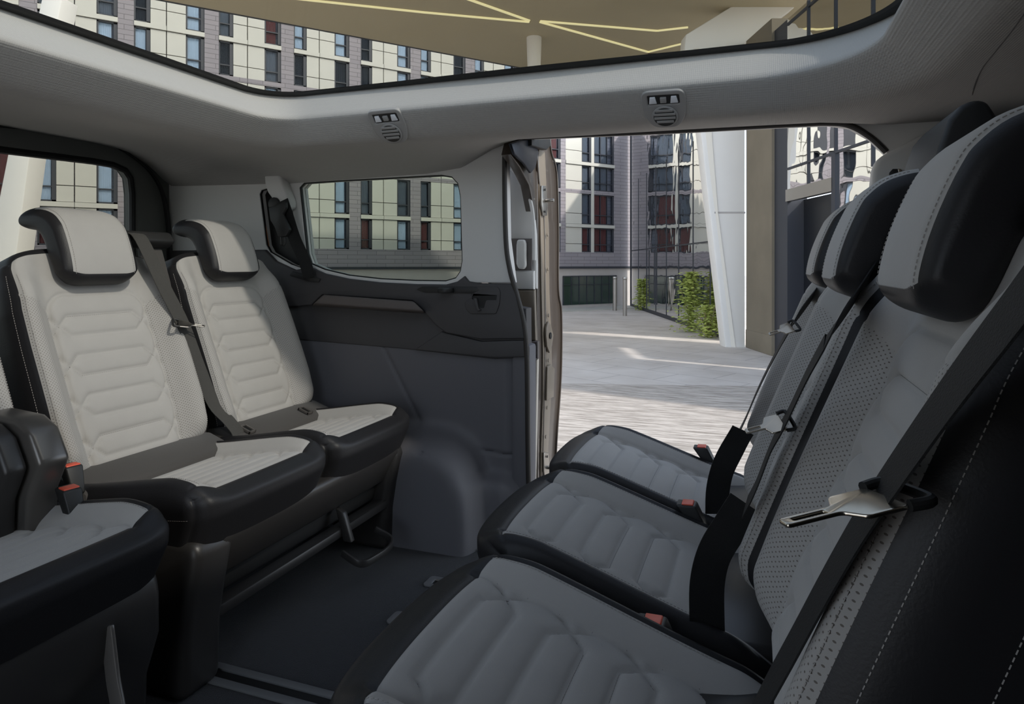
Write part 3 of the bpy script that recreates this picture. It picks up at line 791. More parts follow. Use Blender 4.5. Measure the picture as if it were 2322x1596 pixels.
# base: end legs, cross rails, kick panel
for y, w in ((.985, .10), (1.72, .06)):
    pr = [(-.0, .33), (.395, .31), (.402, .28), (.385, .20), (.372, .12), (.368, 0), (.235, 0), (.10, .12)]
    MB().prism([(x, y, z) for x, z in pr], (0, w, 0)).build('base_leg', m_shell, bench, .02, 4)
MB().prism([(.30, 1.05, .31), (.402, 1.05, .31), (.400, 1.05, .285), (.36, 1.05, .20), (.30, 1.05, .20)], (0, .70, 0)).build('front_fascia', m_shell, bench, .012, 3)
MB().prism([(.28, 1.05, .22), (.34, 1.05, .21), (.33, 1.05, .15), (.27, 1.05, .12)], (0, .70, 0)).build('kick_panel', m_plastic, bench, .006)
MB().prism([(.335, 1.06, .150), (.372, 1.06, .150), (.372, 1.06, .126), (.335, 1.06, .118)], (0, .67, 0)).build('cross_rail', m_shell, bench, .005)
lv = MB().prism([(.35, 1.50, .20), (.375, 1.50, .19), (.40, 1.50, .115), (.375, 1.50, .115)], (0, .018, 0)); lv.build('release_strap', m_shell, bench, .003)
loop = spline([(.385, 1.48, .095), (.44, 1.48, .075), (.455, 1.53, .072), (.455, 1.60, .072), (.435, 1.64, .078), (.385, 1.64, .098)], 5)
MB().ribbon(loop, Vector((0, 0, 1)), .018, .007).build('release_handle', m_shell, bench, .002)
# cushion end skirt under the near side of seat A
buckle(bench, (.04, 1.80-.0, .37), rz=math.radians(75), tilt=(math.radians(-20), 0), h=.075)
buckle(bench, (.105, .972, .375), rz=math.radians(80), tilt=(math.radians(-25), 0), h=.07)

# --- single rear seat nearest the camera (mostly cropped)
single = thing('single_seat', 'single light grey quilted seat cropped at the lower left, nearest the aisle', 'car seat', (XREAR+.018, 0, 0))
give(single, p1, YC)
MB().prism([(-.02, YC-.20, .31), (.392, YC-.20, .31), (.40, YC-.20, .27), (.40, YC-.20, .20), (.372, YC-.20, .12), (.368, YC-.20, 0), (.1, YC-.20, 0)], (0, .385, 0)).build('base_shell', m_shell, single, .018, 4)
lv = spline([(.40, YC-.09, .215), (.415, YC-.09, .17), (.45, YC-.06, .125), (.46, YC+.00, .118), (.455, YC+.05, .135), (.42, YC+.07, .19), (.395, YC+.08, .26)], 6)
MB().ribbon(lv, Vector((1, 0, .2)), .026, .007).build('release_handle', m_arm, single, .002)
# reclining bracket on its right-hand side
br = [(.00, .30), (.135, .30), (.15, .40), (.155, .47), (.185, .53), (.155, .585), (.12, .605), (.03, .612), (-.02, .56), (-.05, .42)]
MB().prism([(x, YC+.120, z-.045) for x, z in br], (0, .058, 0)).build('hinge_cover', m_arm, single, .010, 3)['label'] = 'satin grey hinge cover'
MB().prism([(x-.02, YC+.075, z-.05) for x, z in br], (0, .04, 0)).build('hinge_inner', m_shell, single, .01, 3)
buckle(single, (.215, YC+.165, .365), rz=math.radians(80), tilt=(math.radians(-25), 0), h=.08)

# --- three seats facing back, on the right
XFR = .045
rt = []
for k, (y, lab) in enumerate(((1.59, 'farthest of the three rearward-facing grey seats, in front of the open door'), (1.18, 'middle rearward-facing grey seat, between its two neighbours'), (.745, 'nearest rearward-facing grey seat, its black side filling the lower right corner'))):
    s = thing('rear_facing_seat', lab, 'car seat', (XFR - (.02 if k < 2 else 0), y, 0), PI, group='rearward-facing seats on the right')
    give(s, p2, 0)
    pr = [(-.02, .30), (.37, .295), (.375, .27), (.33, .20), (.30, .10), (.30, 0), (.0, 0), (-.03, .15)]
    MB().prism([(x, -.17, z) for x, z in pr], (0, .34, 0)).build('base_shell', m_shell, s, .015, 3)
    rt.append(s)
for p in (p1, p2):
    def rm(o):
        for c in list(o.children): rm(c)
        bpy.data.objects.remove(o)
    rm(p)
# buckles of the right row (seat frame faces -x; local +y is the near side)
def bk_at(st, px, py, yw, h, w, t):
    p = aty(px, py, yw); Rz = Vector((-(p.x-st.location.x), -(p.y-st.location.y), p.z - h))
    buckle(st, Rz + Vector((-.03, 0, 0)), rz=math.radians(-90), tilt=(0, math.radians(-28)) if 0 else (math.radians(-32), 0), h=h, w=w, t=t)
bk_at(rt[2], 1508, 1372, .94, .105, .040, .022)
bk_at(rt[1], 1574, 1116, 1.38, .095, .038, .021)
bk_at(rt[0], 1600, 994, 1.79, .09, .036, .020)

# ================================================================== BELTS
def tongue(parent, c, axis, nrm, s=1.0, mt_=None, world=True):
    """slotted metal tongue with a black-backed loop; axis points from loop to tip"""
    c = Vector(c); ax = Vector(axis).normalized(); nn = Vector(nrm); nn = (nn - ax*nn.dot(ax)).normalized()
    M = frameM(c, ax, nn.cross(ax))
    out = R2([(.092, .008), (.092, -.008), (.040, -.008), (.028, -.028), (-.012, -.028), (-.012, .028), (.028, .028), (.040, .008)], .005)
    out = [(a*s, b*s) for a, b in out]; hole = [(a*s, b*s) for a, b in R2([(.082, .0035), (.082, -.0035), (.050, -.0035), (.050, .0035)], .002)]
    plate('tongue_plate', out, [hole], .003, mt_ or m_chrome, parent, M, .0012)
    lp = [M @ Vector((x*s, y*s, 0)) for x, y in ((-.010, -.029), (-.028, -.031), (-.034, -.020), (-.034, .020), (-.028, .031), (-.010, .029))]
    MB().tube(spline(lp, 4), .0052*s, 10).build('tongue_loop', m_plastic, parent, world=True)

def pathx(pts): return [atx(px, py, x+.035) for px, py, x in pts]
def pathy(pts): return [aty(px, py, y) for px, py, y in pts]
# belt on the bench
pth = pathx([(284,530,-1.60), (300,529,-1.585), (322,545,-1.555), (372,650,-1.505), (415,735,-1.472), (452,835,-1.435), (485,915,-1.405), (520,955,-1.37), (541,985,-1.345), (546,1030,-1.34)])
bl = thing('seat_belt', 'dark grey seat belt running down between the two bench backrests', 'seat belt', (pth[-1].x, pth[-1].y, .35))
MB().ribbon(spline(pth, 6), Vector((0, 1, 0)), .043).build('webbing', m_belt, bl, world=True)
c = atx(412, 733, -1.42); tongue(bl, c, Vector((.55, .75, -.15)), Vector((.5, 0, .9)), .62, m_steel)
# belt hanging at the rear pillar
bt = thing('seat_belt', 'black seat belt hanging on its white upper anchor beside the rear quarter window', 'seat belt', tuple(aty(690, 600, YW-.06)))
pth = pathy([(640,455,YW-.055), (652,490,YW-.05), (668,540,YW-.04), (690,590,YW-.03), (702,630,YW-.025)])
MB().ribbon(spline(pth, 5), Vector((1, 0, 0)), .048).build('webbing', m_beltd, bt, world=True)
hb = [aty(x, y, YW-.045) for x, y in ((598,392),(632,394),(641,418),(655,455),(654,470),(645,478),(630,470),(606,436),(600,420))]
MB().prism(hb, (0, .045, 0)).build('anchor_housing', m_white, bt, .008, 3, world=True)['label'] = 'white anchor housing'
hb = [aty(x, y, YW-.02) for x, y in ((575,387),(640,383),(662,402),(650,406),(636,397),(578,395))]
MB().prism(hb, (0, .02, 0)).build('anchor_flange', m_white, bt, .003, world=True)
MB().cyl(aty(619, 462, YW-.055), .028*.8, .02, 20, M=Matrix.Rotation(-PI/2, 3, 'X')).build('belt_roller', m_plastic, bt, .004, world=True)
hb = [aty(x, y, YW-.075) for x, y in ((608,470),(634,462),(646,456),(648,470),(640,486),(656,520),(648,536),(630,538),(622,515),(612,500))]
MB().prism(hb, (0, .016, 0)).build('belt_clip', m_plastic, bt, .004, world=True)
MB().tube([aty(x, y, YW-.07) for x, y in ((637,536),(638,555),(643,557),(647,551),(646,538))], .003, 6).build('clip_loop', m_plastic, bt, world=True)

# belts of the right row: from shoulder to buckle plate to hip
LN = Vector((-math.cos(LEAN), 0, math.sin(LEAN)))                     # normal of the right row's backrests
def onback(px, py, off, x0=XFR):
    p0 = Vector((x0-.03, 0, .375)) + LN*off; d = ray(px, py); o = Vector((0, 0, H)); t = (p0-o).dot(LN)/d.dot(LN); return o + d*t
def rbelt(label, pts, w, tg, s, off=.045, x0=XFR, lap=None):
    P = [onback(q[0], q[1], q[2] if len(q) > 2 else off, x0) for q in pts]; b = thing('seat_belt', label, 'seat belt', tuple(P[-1]), group='belts over the rearward-facing seats')
    P = spline(P, 6); wd = [(P[min(i+1, len(P)-1)] - P[max(i-1, 0)]).cross(LN) for i in range(len(P))]
    MB().ribbon(P, wd, w).build('webbing', m_beltd, b, world=True)
    c = onback(*tg[0], off+.006, x0); tip = onback(*tg[1], off+.05, x0)
    if w < .045:
        tip = aty(tg[1][0], tg[1][1], c.y - .015); tongue(b, c, tip-c, Vector((-.25, -.8, .75)), (tip-c).length/.092)
    else: tongue(b, c, tip-c, LN + Vector((0, -.5, .3)), s)
    if lap:
        LP = pathy(lap[0]); MB().ribbon(spline(LP, 6), lap[1], lap[2]).build('lap_webbing', m_beltd, b, world=True)
    return b
rbelt('black belt across the nearest rearward-facing seat with brassy metal tongue', [(2700,230,-.08), (2630,290,-.02), (2540,390,.03), (2420,540), (2300,700), (2160,885), (2020,1085), (1945,1200), (1870,1330), (1800,1460), (1740,1570), (1700,1650)], .046, ((1985, 1130), (1805, 1175)), .75)
rbelt('black belt over the middle rearward-facing seat with pale metal tongue', [(2075,470,-.10), (2040,530,-.06), (1985,605,.0), (1935,680,.035), (1880,760), (1830,850), (1785,945), (1750,1010), (1715,1100), (1690,1150)], .040, ((1765, 958), (1690, 977)), .62, .056, XFR-.02,
      lap=([(1690,1140,1.02), (1655,1195,1.01), (1620,1255,1.0), (1604,1320,1.0), (1603,1400,1.0), (1606,1475,1.0)], Vector((.94, .34, .0)), .050))
rbelt('black belt over the farthest rearward-facing seat with small pale tongue', [(1885,610,-.06), (1865,640,-.02), (1840,675,.02), (1800,730), (1760,800), (1720,880), (1690,950), (1665,1000)], .034, ((1790, 742), (1743, 757)), .58, .052, XFR-.02,
      lap=([(1685,975,1.44), (1665,1010,1.44), (1640,1060,1.43), (1628,1110,1.43), (1626,1165,1.43)], Vector((.94, .34, 0)), .048))

# ================================================================== FLOOR FITTINGS
def rail(label, y, x0, x1):
    t = thing('seat_rail', label, 'rail', ((x0+x1)/2, y, 0), group='floor rails')
    MB().box((x0, y-.030, .0), (x1, y-.012, .006)).box((x0, y+.012, .0), (x1, y+.030, .006)).build('rail_lip', m_alu, t, .0015, world=True)
    MB().box((x0, y-.012, .0), (x1, y+.012, .0015)).build('rail_channel', m_black, t, world=True)
rail('metal floor rail beside the far wall in front of the bench leg', 1.845, -1.35, .9)
rail('metal floor rail running from the near bench leg', 1.085, -1.35, .9)
def socket(px, py, lab):
    c = atz(px, py, .0) + Vector((.05, 0, 0)); t = thing('floor_anchor', lab, 'floor anchor', (c.x, c.y, 0), group='floor anchor plates')
    M = frameM((c.x, c.y, .004), (1, 0, 0), (0, 1, 0))
    plate('anchor_plate', R2([(-.05, -.028), (.16, -.028), (.16, .028), (-.05, .028)], .014), [R2([(-.03, -.013), (.14, -.013), (.14, .013), (-.03, .013)], .004)], .004, m_alu, t, M, .001)
    MB().box((c.x-.03, c.y-.013, .0002), (c.x+.14, c.y+.013, .0012)).build('anchor_recess', m_black, t, world=True)
    MB().tube([(c.x-.028, c.y+.009, .003), (c.x+.14, c.y+.009, .003)], .0022, 6).tube([(c.x-.018, c.y-.012, .003), (c.x-.012, c.y+.012, .003)], .0013, 6).build('striker', m_steel, t, world=True)
socket(968, 1318, 'grey floor anchor plate with slot, the farther of two by the seats')
socket(886, 1400, 'grey floor anchor plate with slot, the nearer of two by the seats')

# ================================================================== HEADLINER VENTS
def vent(px, py, lab):
    d = ray(px, py); hit, nn, fi, dist = bvh.ray_cast(Vector((0, 0, H)), d.normalized())
    if nn.dot(d) > 0: nn = -nn
    ux = Vector((1, 0, 0)); ux = (ux - nn*nn.dot(ux)).normalized(); vy = nn.cross(ux)
    if vy.z < 0: pass
    t = thing('air_vent', lab, 'vent', tuple(hit), group='headliner vents with lamps')
    M = frameM(hit + nn*.004, ux, vy); sg = 1 if (vy.z > 0) else -1
    Hh = .052
    out = [(-.050, sg*Hh), (.050, sg*Hh), (.050, -sg*Hh*.25), (.030, -sg*Hh*1.05), (-.030, -sg*Hh*1.05), (-.050, -sg*Hh*.25)]
    plate('vent_panel', R2(out, .02), [R2([(-.036, sg*.040), (.036, sg*.040), (.036, sg*.014), (-.036, sg*.014)], .004)], .012, m_vent, t, M, .003)
    M2 = frameM(hit + nn*.0005, ux, vy)
    MB().box((-.036, min(sg*.014, sg*.04), -.002), (.036, max(sg*.014, sg*.04), .0005), M2).build('lamp_recess', m_shell, t, world=True)
    for s in (-1, 1):
        q = [(s*.024-.009, sg*.018), (s*.024+.009, sg*.018), (s*.024+.006, sg*.036), (s*.024-.006, sg*.036)]
        MB().prism([M2 @ Vector((a, b, .0008)) for a, b in q], nn*.004).build('lamp_lens', m_lens, t, .001, world=True)
    MB().box((-.007, min(sg*.02, sg*.034), 0), (.007, max(sg*.02, sg*.034), .006), M2).build('lamp_switch', m_vent, t, .001, world=True)
    cc = M @ Vector((0, -sg*.018, .001)); M3 = M.to_3x3()
    MB().cyl(cc, .030, .004, 36, M=M3).build('vent_ring', m_vent, t, .0015, world=True)
    MB().cyl(cc + nn*.0035, .026, .0012, 36, M=M3).build('vent_mouth', m_shell, t, world=True)
    lb = MB()
    for k in range(-2, 2):
        y = -sg*.018 + (k+.5)*.0105 + sg*.004; hwid = math.sqrt(max(0, .025**2 - ((k+.5)*.0105)**2))
        lb.box((-hwid, y-.0040, .0048), (hwid, y+.0028, .0072), M)
    lb.build('vent_louvre', m_vent, t, .0006, world=True)
vent(884, 286, 'grey round air vent with twin lamps in the headliner above the quarter window')
vent(1507, 246, 'grey round air vent with twin lit lamp lenses in the headliner above the open door')

hp_ = []
for px, py in ((2330,20),(2295,70),(2255,120),(2225,160),(2206,210),(2198,262)):
    d = ray(px, py); hit, nn, fi, dist = bvh.ray_cast(Vector((0, 0, H)), d.normalized())
    if hit: hp_.append(hit + Vector((0, 0, .001)))
if len(hp_) > 2: tag(MB().tube(spline(hp_, 6), .0016, 6).build('trim_6', m_seal), kind='structure')

# ================================================================== SLIDING DOOR (open, standing outside the wall)
sd = thing('sliding_door', 'brown sliding door slid open, seen edge-on with white inner trim', 'door', (-.66, 2.1, 0))
XE = -.67
def ex(px, py, x=XE): return atx(px, py, x)
# edge face outline in the x = XE plane (y, z)
eo = [(1150,300),(1246,308),(1250,345),(1262,390),(1266,520),(1266,655),(1273,710),(1272,850),(1262,1000),(1258,1150),(1150,1170)]
def doorplate(nm, px, x, th, m, parent=sd, bevel=.003, lab=None):
    pts = [(atx(a, b, x).y, atx(a, b, x).z) for a, b in px]
    return plate(nm, pts, [], th, m, parent, MR(x), bevel, lab)
doorplate('door_edge', [(1168,305),(1246,306),(1249,345),(1262,392),(1266,520),(1266,655),(1273,712),(1272,850),(1262,1000),(1256,1170),(1205,1170),(1212,1000),(1214,800),(1214,600),(1212,480),(1200,420),(1180,380),(1158,350)], XE, .03, m_brown)
# raised centre strip and inner step
doorplate('hinge_strip', [(1222,335),(1236,345),(1240,430),(1245,520),(1246,650),(1250,760),(1252,830),(1250,900),(1244,1010),(1240,1120),(1226,1120),(1228,1010),(1232,900),(1232,800),(1228,640),(1226,500),(1222,420)], XE+.006, .008, m_brown2, bevel=.002)
ridge = [(1216,335),(1222,420),(1232,500),(1234,640),(1234,800),(1230,1000),(1226,1120)]
MB().tube(spline([atx(a, b, XE+.004) for a, b in ridge], 5), .005, 8).build('edge_bead', m_brown, sd, world=True)
MB().tube(spline([atx(a, b, XE+.002) for a, b in [(1246,308),(1250,345),(1262,392),(1266,520),(1266,655),(1273,712),(1272,850),(1262,1000),(1256,1150)]], 5), .004, 8).build('outer_lip', m_brown, sd, world=True)
for (px, py, h) in ((1235,455,34), (1240,1060,34)):
    pts = [(px-6,py-h),(px+4,py-h),(px+6,py-8),(px+8,py+8),(px+6,py+h),(px-3,py+h),(px-6,py+8)]
    e = doorplate('striker_plate', pts, XE+.014, .007, m_steel, bevel=.002)
    for dy in (-h+9, h-9):
        q = atx(px, py+dy, XE+.016); MB().cyl(q, .004, .003, 12, M=Matrix.Rotation(PI/2, 3, 'Y')).build('screw', m_plastic, sd, world=True)
    q = atx(px+3, py, XE+.014); MB().cyl(q, .006, .028, 14, M=Matrix.Rotation(PI/2, 3, 'Y')).build('door_pin', m_steel, sd, .001, world=True)
doorplate('latch_bracket', [(1244,729),(1250,738),(1255,760),(1252,784),(1247,800),(1241,785),(1239,760),(1240,742)], XE+.016, .008, m_brown2, bevel=.002)
q = atx(1247, 761, XE+.016); MB().cyl(q, .011, .004, 10, M=Matrix.Rotation(PI/2, 3, 'Y')).build('latch_hole', m_black, sd, world=True)
doorplate('cover_plate', [(1242,832),(1250,826),(1258,836),(1256,900),(1240,908)], XE+.016, .007, m_brown2, bevel=.002)
for px, py in ((1241,532),(1242,610),(1243,715),(1243,817),(1240,924),(1237,990)):
    q = atx(px, py, XE+.012); MB().cyl(q, .0065, .003, 16, M=Matrix.Rotation(PI/2, 3, 'Y')).build('rubber_plug', m_brown2, sd, .001, world=True)
# roller bracket at the top
doorplate('roller_bracket', [(1160,325),(1185,316),(1212,318),(1222,345),(1215,380),(1205,392),(1190,370),(1168,350)], XE+.02, .01, mat('dark_blue_steel', (.03,.035,.05), .3, metal=.6), bevel=.003)
doorplate('roller_arm', [(1206,305),(1246,305),(1250,330),(1240,340),(1206,330)], XE+.03, .02, m_black)
# inner trim seen between the pillar and the door edge: white upper with arch, ledge, brown, white strip
yT = 2.03
def ty(px): return [( -aty(a, b, yT).x, aty(a, b, yT).z) for a, b in px]
wplate('inner_panel', [(-.0-(-.66)+.0, 0)] and [(-x_, z_) for x_, z_ in []] or ty([(1100,330),(1212,330),(1214,1170),(1100,1170)]), [], .02, m_brown, yT+.025, sd)
wplate('upper_inner_trim', ty([(1110,365),(1148,372),(1175,395),(1195,430),(1208,475),(1213,530),(1215,598),(1215,655),(1110,655)]), [], .02, m_white, yT+.008, sd, .008)['label'] = 'pale upper inner trim'
MB().tube(spline([aty(a, b, yT-.012) for a, b in ((1148,372),(1175,397),(1195,432),(1207,477),(1211,540),(1211,590))], 6), .006, 8).build('arch_bead', m_white, sd, world=True)
wplate('handle_recess', ty([(1150,541),(1208,541),(1208,613),(1150,613)]), [], .006, m_handletrim, yT-.010, sd, .002)
wplate('ledge', ty([(1150,614),(1212,614),(1212,656),(1150,656)]), [], .02, m_white, yT-.008, sd, .006)
pts = [aty(a, b, yT-.03) for a, b in ((1172,543),(1188,543),(1191,552),(1191,603),(1186,611),(1174,609),(1170,598),(1170,556))]
MB().prism(pts, (0, .022, 0)).build('inner_handle', m_white, sd, .006, 3, world=True)['label'] = 'white pull handle'
wplate('mid_inner_trim', ty([(1150,657),(1213,657),(1216,772),(1150,772)]), [], .02, m_brown2, yT-.004, sd, .006)
wplate('trim_cap', ty([(1150,773),(1222,773),(1222,812),(1150,812)]), [], .02, m_handletrim, yT-.012, sd, .004)
wplate('lower_inner_trim', ty([(1150,814),(1220,814),(1216,1000),(1212,1170),(1150,1170)]), [], .02, mat('cream_trim', (.62,.57,.50), .6), yT-.006, sd, .005)['label'] = 'cream lower inner trim'

# ================================================================== PILLAR FITTINGS AT THE RIGHT
bp = thing('belt_tower', 'pale pillar cover with slotted belt guide behind the middle headrest', 'pillar trim', tuple(aty(2050, 420, YW-.05)))
pts = [aty(a, b, YW-.06) for a, b in ((1976,420),(1980,385),(1988,362),(2005,350),(2100,300),(2280,300),(2280,640),(1976,640))]
MB().prism(pts, (0, .05, 0)).build('pillar_cover', m_white, bp, .012, 4, world=True)
MB().prism([aty(a, b, YW-.0605) for a, b in ((2016,392),(2024,383),(2038,383),(2046,392),(2046,402),(2016,402))], (0, -.003, 0)).build('guide_slot', m_black, bp, .001, world=True)
MB().prism([aty(a, b, YW-.0605) for a, b in ((2034,383),(2042,384),(2047,394),(2046,402),(2038,402))], (0, -.008, 0)).build('guide_bracket', m_chrome, bp, .001, world=True)
MB().cyl(aty(2102, 360, YW-.058), .013, .006, 20, M=Matrix.Rotation(PI/2, 3, 'X')).build('screw_cap', m_black, bp, world=True)
fs = thing('front_headrest', 'black headrest edge rising behind the nearest rearward-facing headrest', 'headrest', tuple(aty(2200, 400, 1.0)))
pts = [aty(a, b, 1.0) for a, b in ((2110,400),(2130,330),(2152,270),(2180,238),(2210,224),(2240,228),(2262,262),(2300,420),(2300,520),(2090,520))]
MB().prism(pts, (0, .22, 0)).build('headrest_pad', m_plastic, fs, .02, 4, world=True)
MB().tube([aty(2200, 500, 1.08), aty(2200, 700, 1.08)], .006, 8).build('headrest_post', m_steel, fs, world=True)

# ================================================================== OUTSIDE
GZ = -.62
m_pave = bpy.data.materials.new('paving'); m_pave.use_nodes = True
def paving(m, c1, c2, mort, sc, rot, bw=.5, rh=.25):
    n = m.node_tree; b = n.nodes['Principled BSDF']; b.inputs['Roughness'].default_value = .85
    tc = n.nodes.new('ShaderNodeTexCoord'); mp = n.nodes.new('ShaderNodeMapping'); br = n.nodes.new('ShaderNodeTexBrick'); nz = n.nodes.new('ShaderNodeTexNoise'); mx = n.nodes.new('ShaderNodeMix'); mx.data_type = 'RGBA'; mx.blend_type = 'MULTIPLY'
    mp.inputs['Rotation'].default_value = rot; mp.inputs['Scale'].default_value = (sc, sc, sc)
    br.inputs['Color1'].default_value = (*c1, 1); br.inputs['Color2'].default_value = (*c2, 1); br.inputs['Mortar'].default_value = (*mort, 1)
    br.inputs['Mortar Size'].default_value = .008; br.inputs['Brick Width'].default_value = bw; br.inputs['Row Height'].default_value = rh; br.inputs['Scale'].default_value = 1
    nz.inputs['Scale'].default_value = 1.3; nz.inputs['Detail'].default_value = 8
    cr = n.nodes.new('ShaderNodeValToRGB'); cr.color_ramp.elements[0].position = .3; cr.color_ramp.elements[0].color = (.78, .76, .74, 1); cr.color_ramp.elements[1].position = .7; cr.color_ramp.elements[1].color = (1, 1, 1, 1)
    n.links.new(tc.outputs['Object'], mp.inputs[0]); n.links.new(mp.outputs[0], br.inputs[0]); n.links.new(tc.outputs['Object'], nz.inputs[0]); n.links.new(nz.outputs[0], cr.inputs[0])
    mx.inputs[0].default_value = 1; n.links.new(br.outputs[0], mx.inputs[6]); n.links.new(cr.outputs[0], mx.inputs[7]); n.links.new(mx.outputs[2], b.inputs['Base Color'])
paving(m_pave, (.62, .57, .52), (.66, .61, .56), (.44, .40, .37), .9, (0, 0, AZ+.1), .9, .55)
g = MB().add([(-60, -40, GZ), (60, -40, GZ), (60, 90, GZ), (-60, 90, GZ)], [(0, 1, 2, 3)]); tag(g.build('ground', m_pave), kind='structure')
# weathered road strip nearest the van
m_strip = bpy.data.materials.new('worn_stone'); m_strip.use_nodes = True
n = m_strip.node_tree; b = n.nodes['Principled BSDF']; b.inputs['Roughness'].default_value = .9
tc = n.nodes.new('ShaderNodeTexCoord'); mp = n.nodes.new('ShaderNodeMapping'); nz = n.nodes.new('ShaderNodeTexNoise'); cr = n.nodes.new('ShaderNodeValToRGB')
mp.inputs['Rotation'].default_value = (0, 0, -.36); mp.inputs['Scale'].default_value = (1.0, 9, 1); nz.inputs['Scale'].default_value = 2.4; nz.inputs['Detail'].default_value = 12; nz.inputs['Roughness'].default_value = .72
cr.color_ramp.elements[0].position = .36; cr.color_ramp.elements[0].color = (.20, .17, .14, 1); cr.color_ramp.elements[1].position = .62; cr.color_ramp.elements[1].color = (.58, .52, .46, 1)
n.links.new(tc.outputs['Object'], mp.inputs[0]); n.links.new(mp.outputs[0], nz.inputs[0]); n.links.new(nz.outputs[0], cr.inputs[0]); n.links.new(cr.outputs[0], b.inputs['Base Color'])
pl = [atz(1000, 868, GZ), atz(1760, 878, GZ), atz(2600, 880, GZ), Vector((9, .3, GZ)), Vector((-3, .3, GZ))]
st = MB().prism([Vector((p.x, p.y, GZ+.0)) for p in pl], (0, 0, .012)); tag(st.build('road_strip', m_strip), kind='structure')
# kerb line before the far building
kb = MB(); a_, b_ = atz(1270, 702, GZ), atz(1432, 697, GZ); dd = (b_-a_).normalized()

# --- apartment block
DX, DY = .5896, .8077; u0 = (1433-CX)/F
Dv = RT*math.sin(math.radians(56.3)) + FW*math.cos(math.radians(56.3))
ang = math.atan2(Dv.y, Dv.x)
corner = vd(u0*23.9, 23.9, GZ)
bd = thing('apartment_building', 'grey brick apartment block with cream panels and stacked windows behind the van', 'building', tuple(corner), ang)
m_brick = mat('grey_purple_brick', (.20, .185, .205), .8)
n = m_brick.node_tree; b = n.nodes['Principled BSDF']; tc = n.nodes.new('ShaderNodeTexCoord'); mp = n.nodes.new('ShaderNodeMapping'); mp.inputs['Rotation'].default_value = (PI/2, 0, 0)
br = n.nodes.new('ShaderNodeTexBrick'); br.inputs['Color1'].default_value = (.29, .262, .272, 1); br.inputs['Color2'].default_value = (.26, .235, .25, 1); br.inputs['Mortar'].default_value = (.15, .135, .14, 1)
br.inputs['Scale'].default_value = 1; br.inputs['Brick Width'].default_value = .55; br.inputs['Row Height'].default_value = .115; br.inputs['Mortar Size'].default_value = .007
n.links.new(tc.outputs['Object'], mp.inputs[0]); n.links.new(mp.outputs[0], br.inputs[0]); n.links.new(br.outputs[0], b.inputs['Base Color'])
m_cream = mat('cream_panel', (.52, .50, .44), .55, var=.06, vscale=1.5)
m_stone = mat('ground_floor_stone', (.46, .42, .39), .85, var=.08, vscale=3)
m_frame = mat('dark_window_frame', (.03, .032, .04), .5)
m_pane = glassmat('window_glass', (.80, .84, .88), .18)
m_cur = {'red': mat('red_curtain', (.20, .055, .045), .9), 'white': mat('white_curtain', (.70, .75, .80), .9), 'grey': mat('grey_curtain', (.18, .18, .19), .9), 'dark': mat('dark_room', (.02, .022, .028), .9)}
EZ = H - GZ                                    # eye height above the street
def zz(v): return EZ + v
W = 20.5; TOP = EZ + .42 + 2.1*5
# brick wall: piers, bands built as one wall slab behind, relief in front
MB().box((-W, .12, 0), (.0, .5, TOP)).box((-W, 0, 1.35), (0, .12, EZ+.42)).build('wall', m_brick, bd)
mods = [(0, .84, 'b'), (.84, 1.76, 'W'), (1.76, 1.88, 'm'), (1.88, 2.29, 'w'), (2.29, 2.99, 'c'), (2.99, 3.2, 'b')]
s = 3.2
while s < W-.1:
    mods += [(s, s+.40, 'w'), (s+.40, s+.81, 'c'), (s+.82, s+1.15, 'c'), (s+1.15, s+1.48, 'w'), (s+1.48, s+1.80, 'b')]; s += 1.80
pier = MB(); cream = MB(); bandm = MB(); bricks = MB()
wins = []
for a_, b_, k in mods:
    if k == 'b': pier.box((-b_, 0, EZ+.42), (-a_, .12, TOP))
    if k == 'm': cream.box((-b_, -.0, EZ+.42), (-a_, .12, TOP))
    for gI in range(5):
        z0 = EZ+.42+2.1*gI; z1 = z0+1.98
        if k in 'cwW' : bricks.box((-b_, 0.002, z1), (-a_, .12, z0+2.1))
        if k == 'c':
            for q0, q1 in ((z0, z0+.28), (z0+.29, z0+.83), (z0+.95, z0+1.30), (z0+1.31, z1)):
                cream.box((-b_+.006, .01, q0), (-a_-.006, .12, q1-.008))
        if k in 'wWc' or k == 'm': bandm.box((-b_, -.03, z0+.835), (-a_, .10, z0+.94))
        if k in 'wW':
            wins.append((a_, b_, z0, z0+.83)); wins.append((a_, b_, z0+.945, z1))
pier.build('brick_pier', m_brick, bd); bricks.build('brick_band', m_brick, bd); cream.build('cream_panel', m_cream, bd); bandm.build('cream_ledge', m_cream, bd)
def proj(p):
    q = Vector(p) - Vector((0, 0, H)); d = q.dot(FW); return CX + F*q.dot(RT)/d, CY - F*q.z/d
Mb = Matrix.Translation(corner) @ Matrix.Rotation(ang, 4, 'Z')
vis = [(120, 0, 1160, 225), (-40, 330, 310, 560), (560, 380, 1060, 660), (1255, 270, 1440, 600)]
def seen(a_, b_, z0, z1):
    x, y = proj(Mb @ Vector((-(a_+b_)/2, 0, (z0+z1)/2))); m = 45
    return any(l-m < x < r+m and t-m < y < bb+m for l, t, r, bb in vis)
wcache = {}
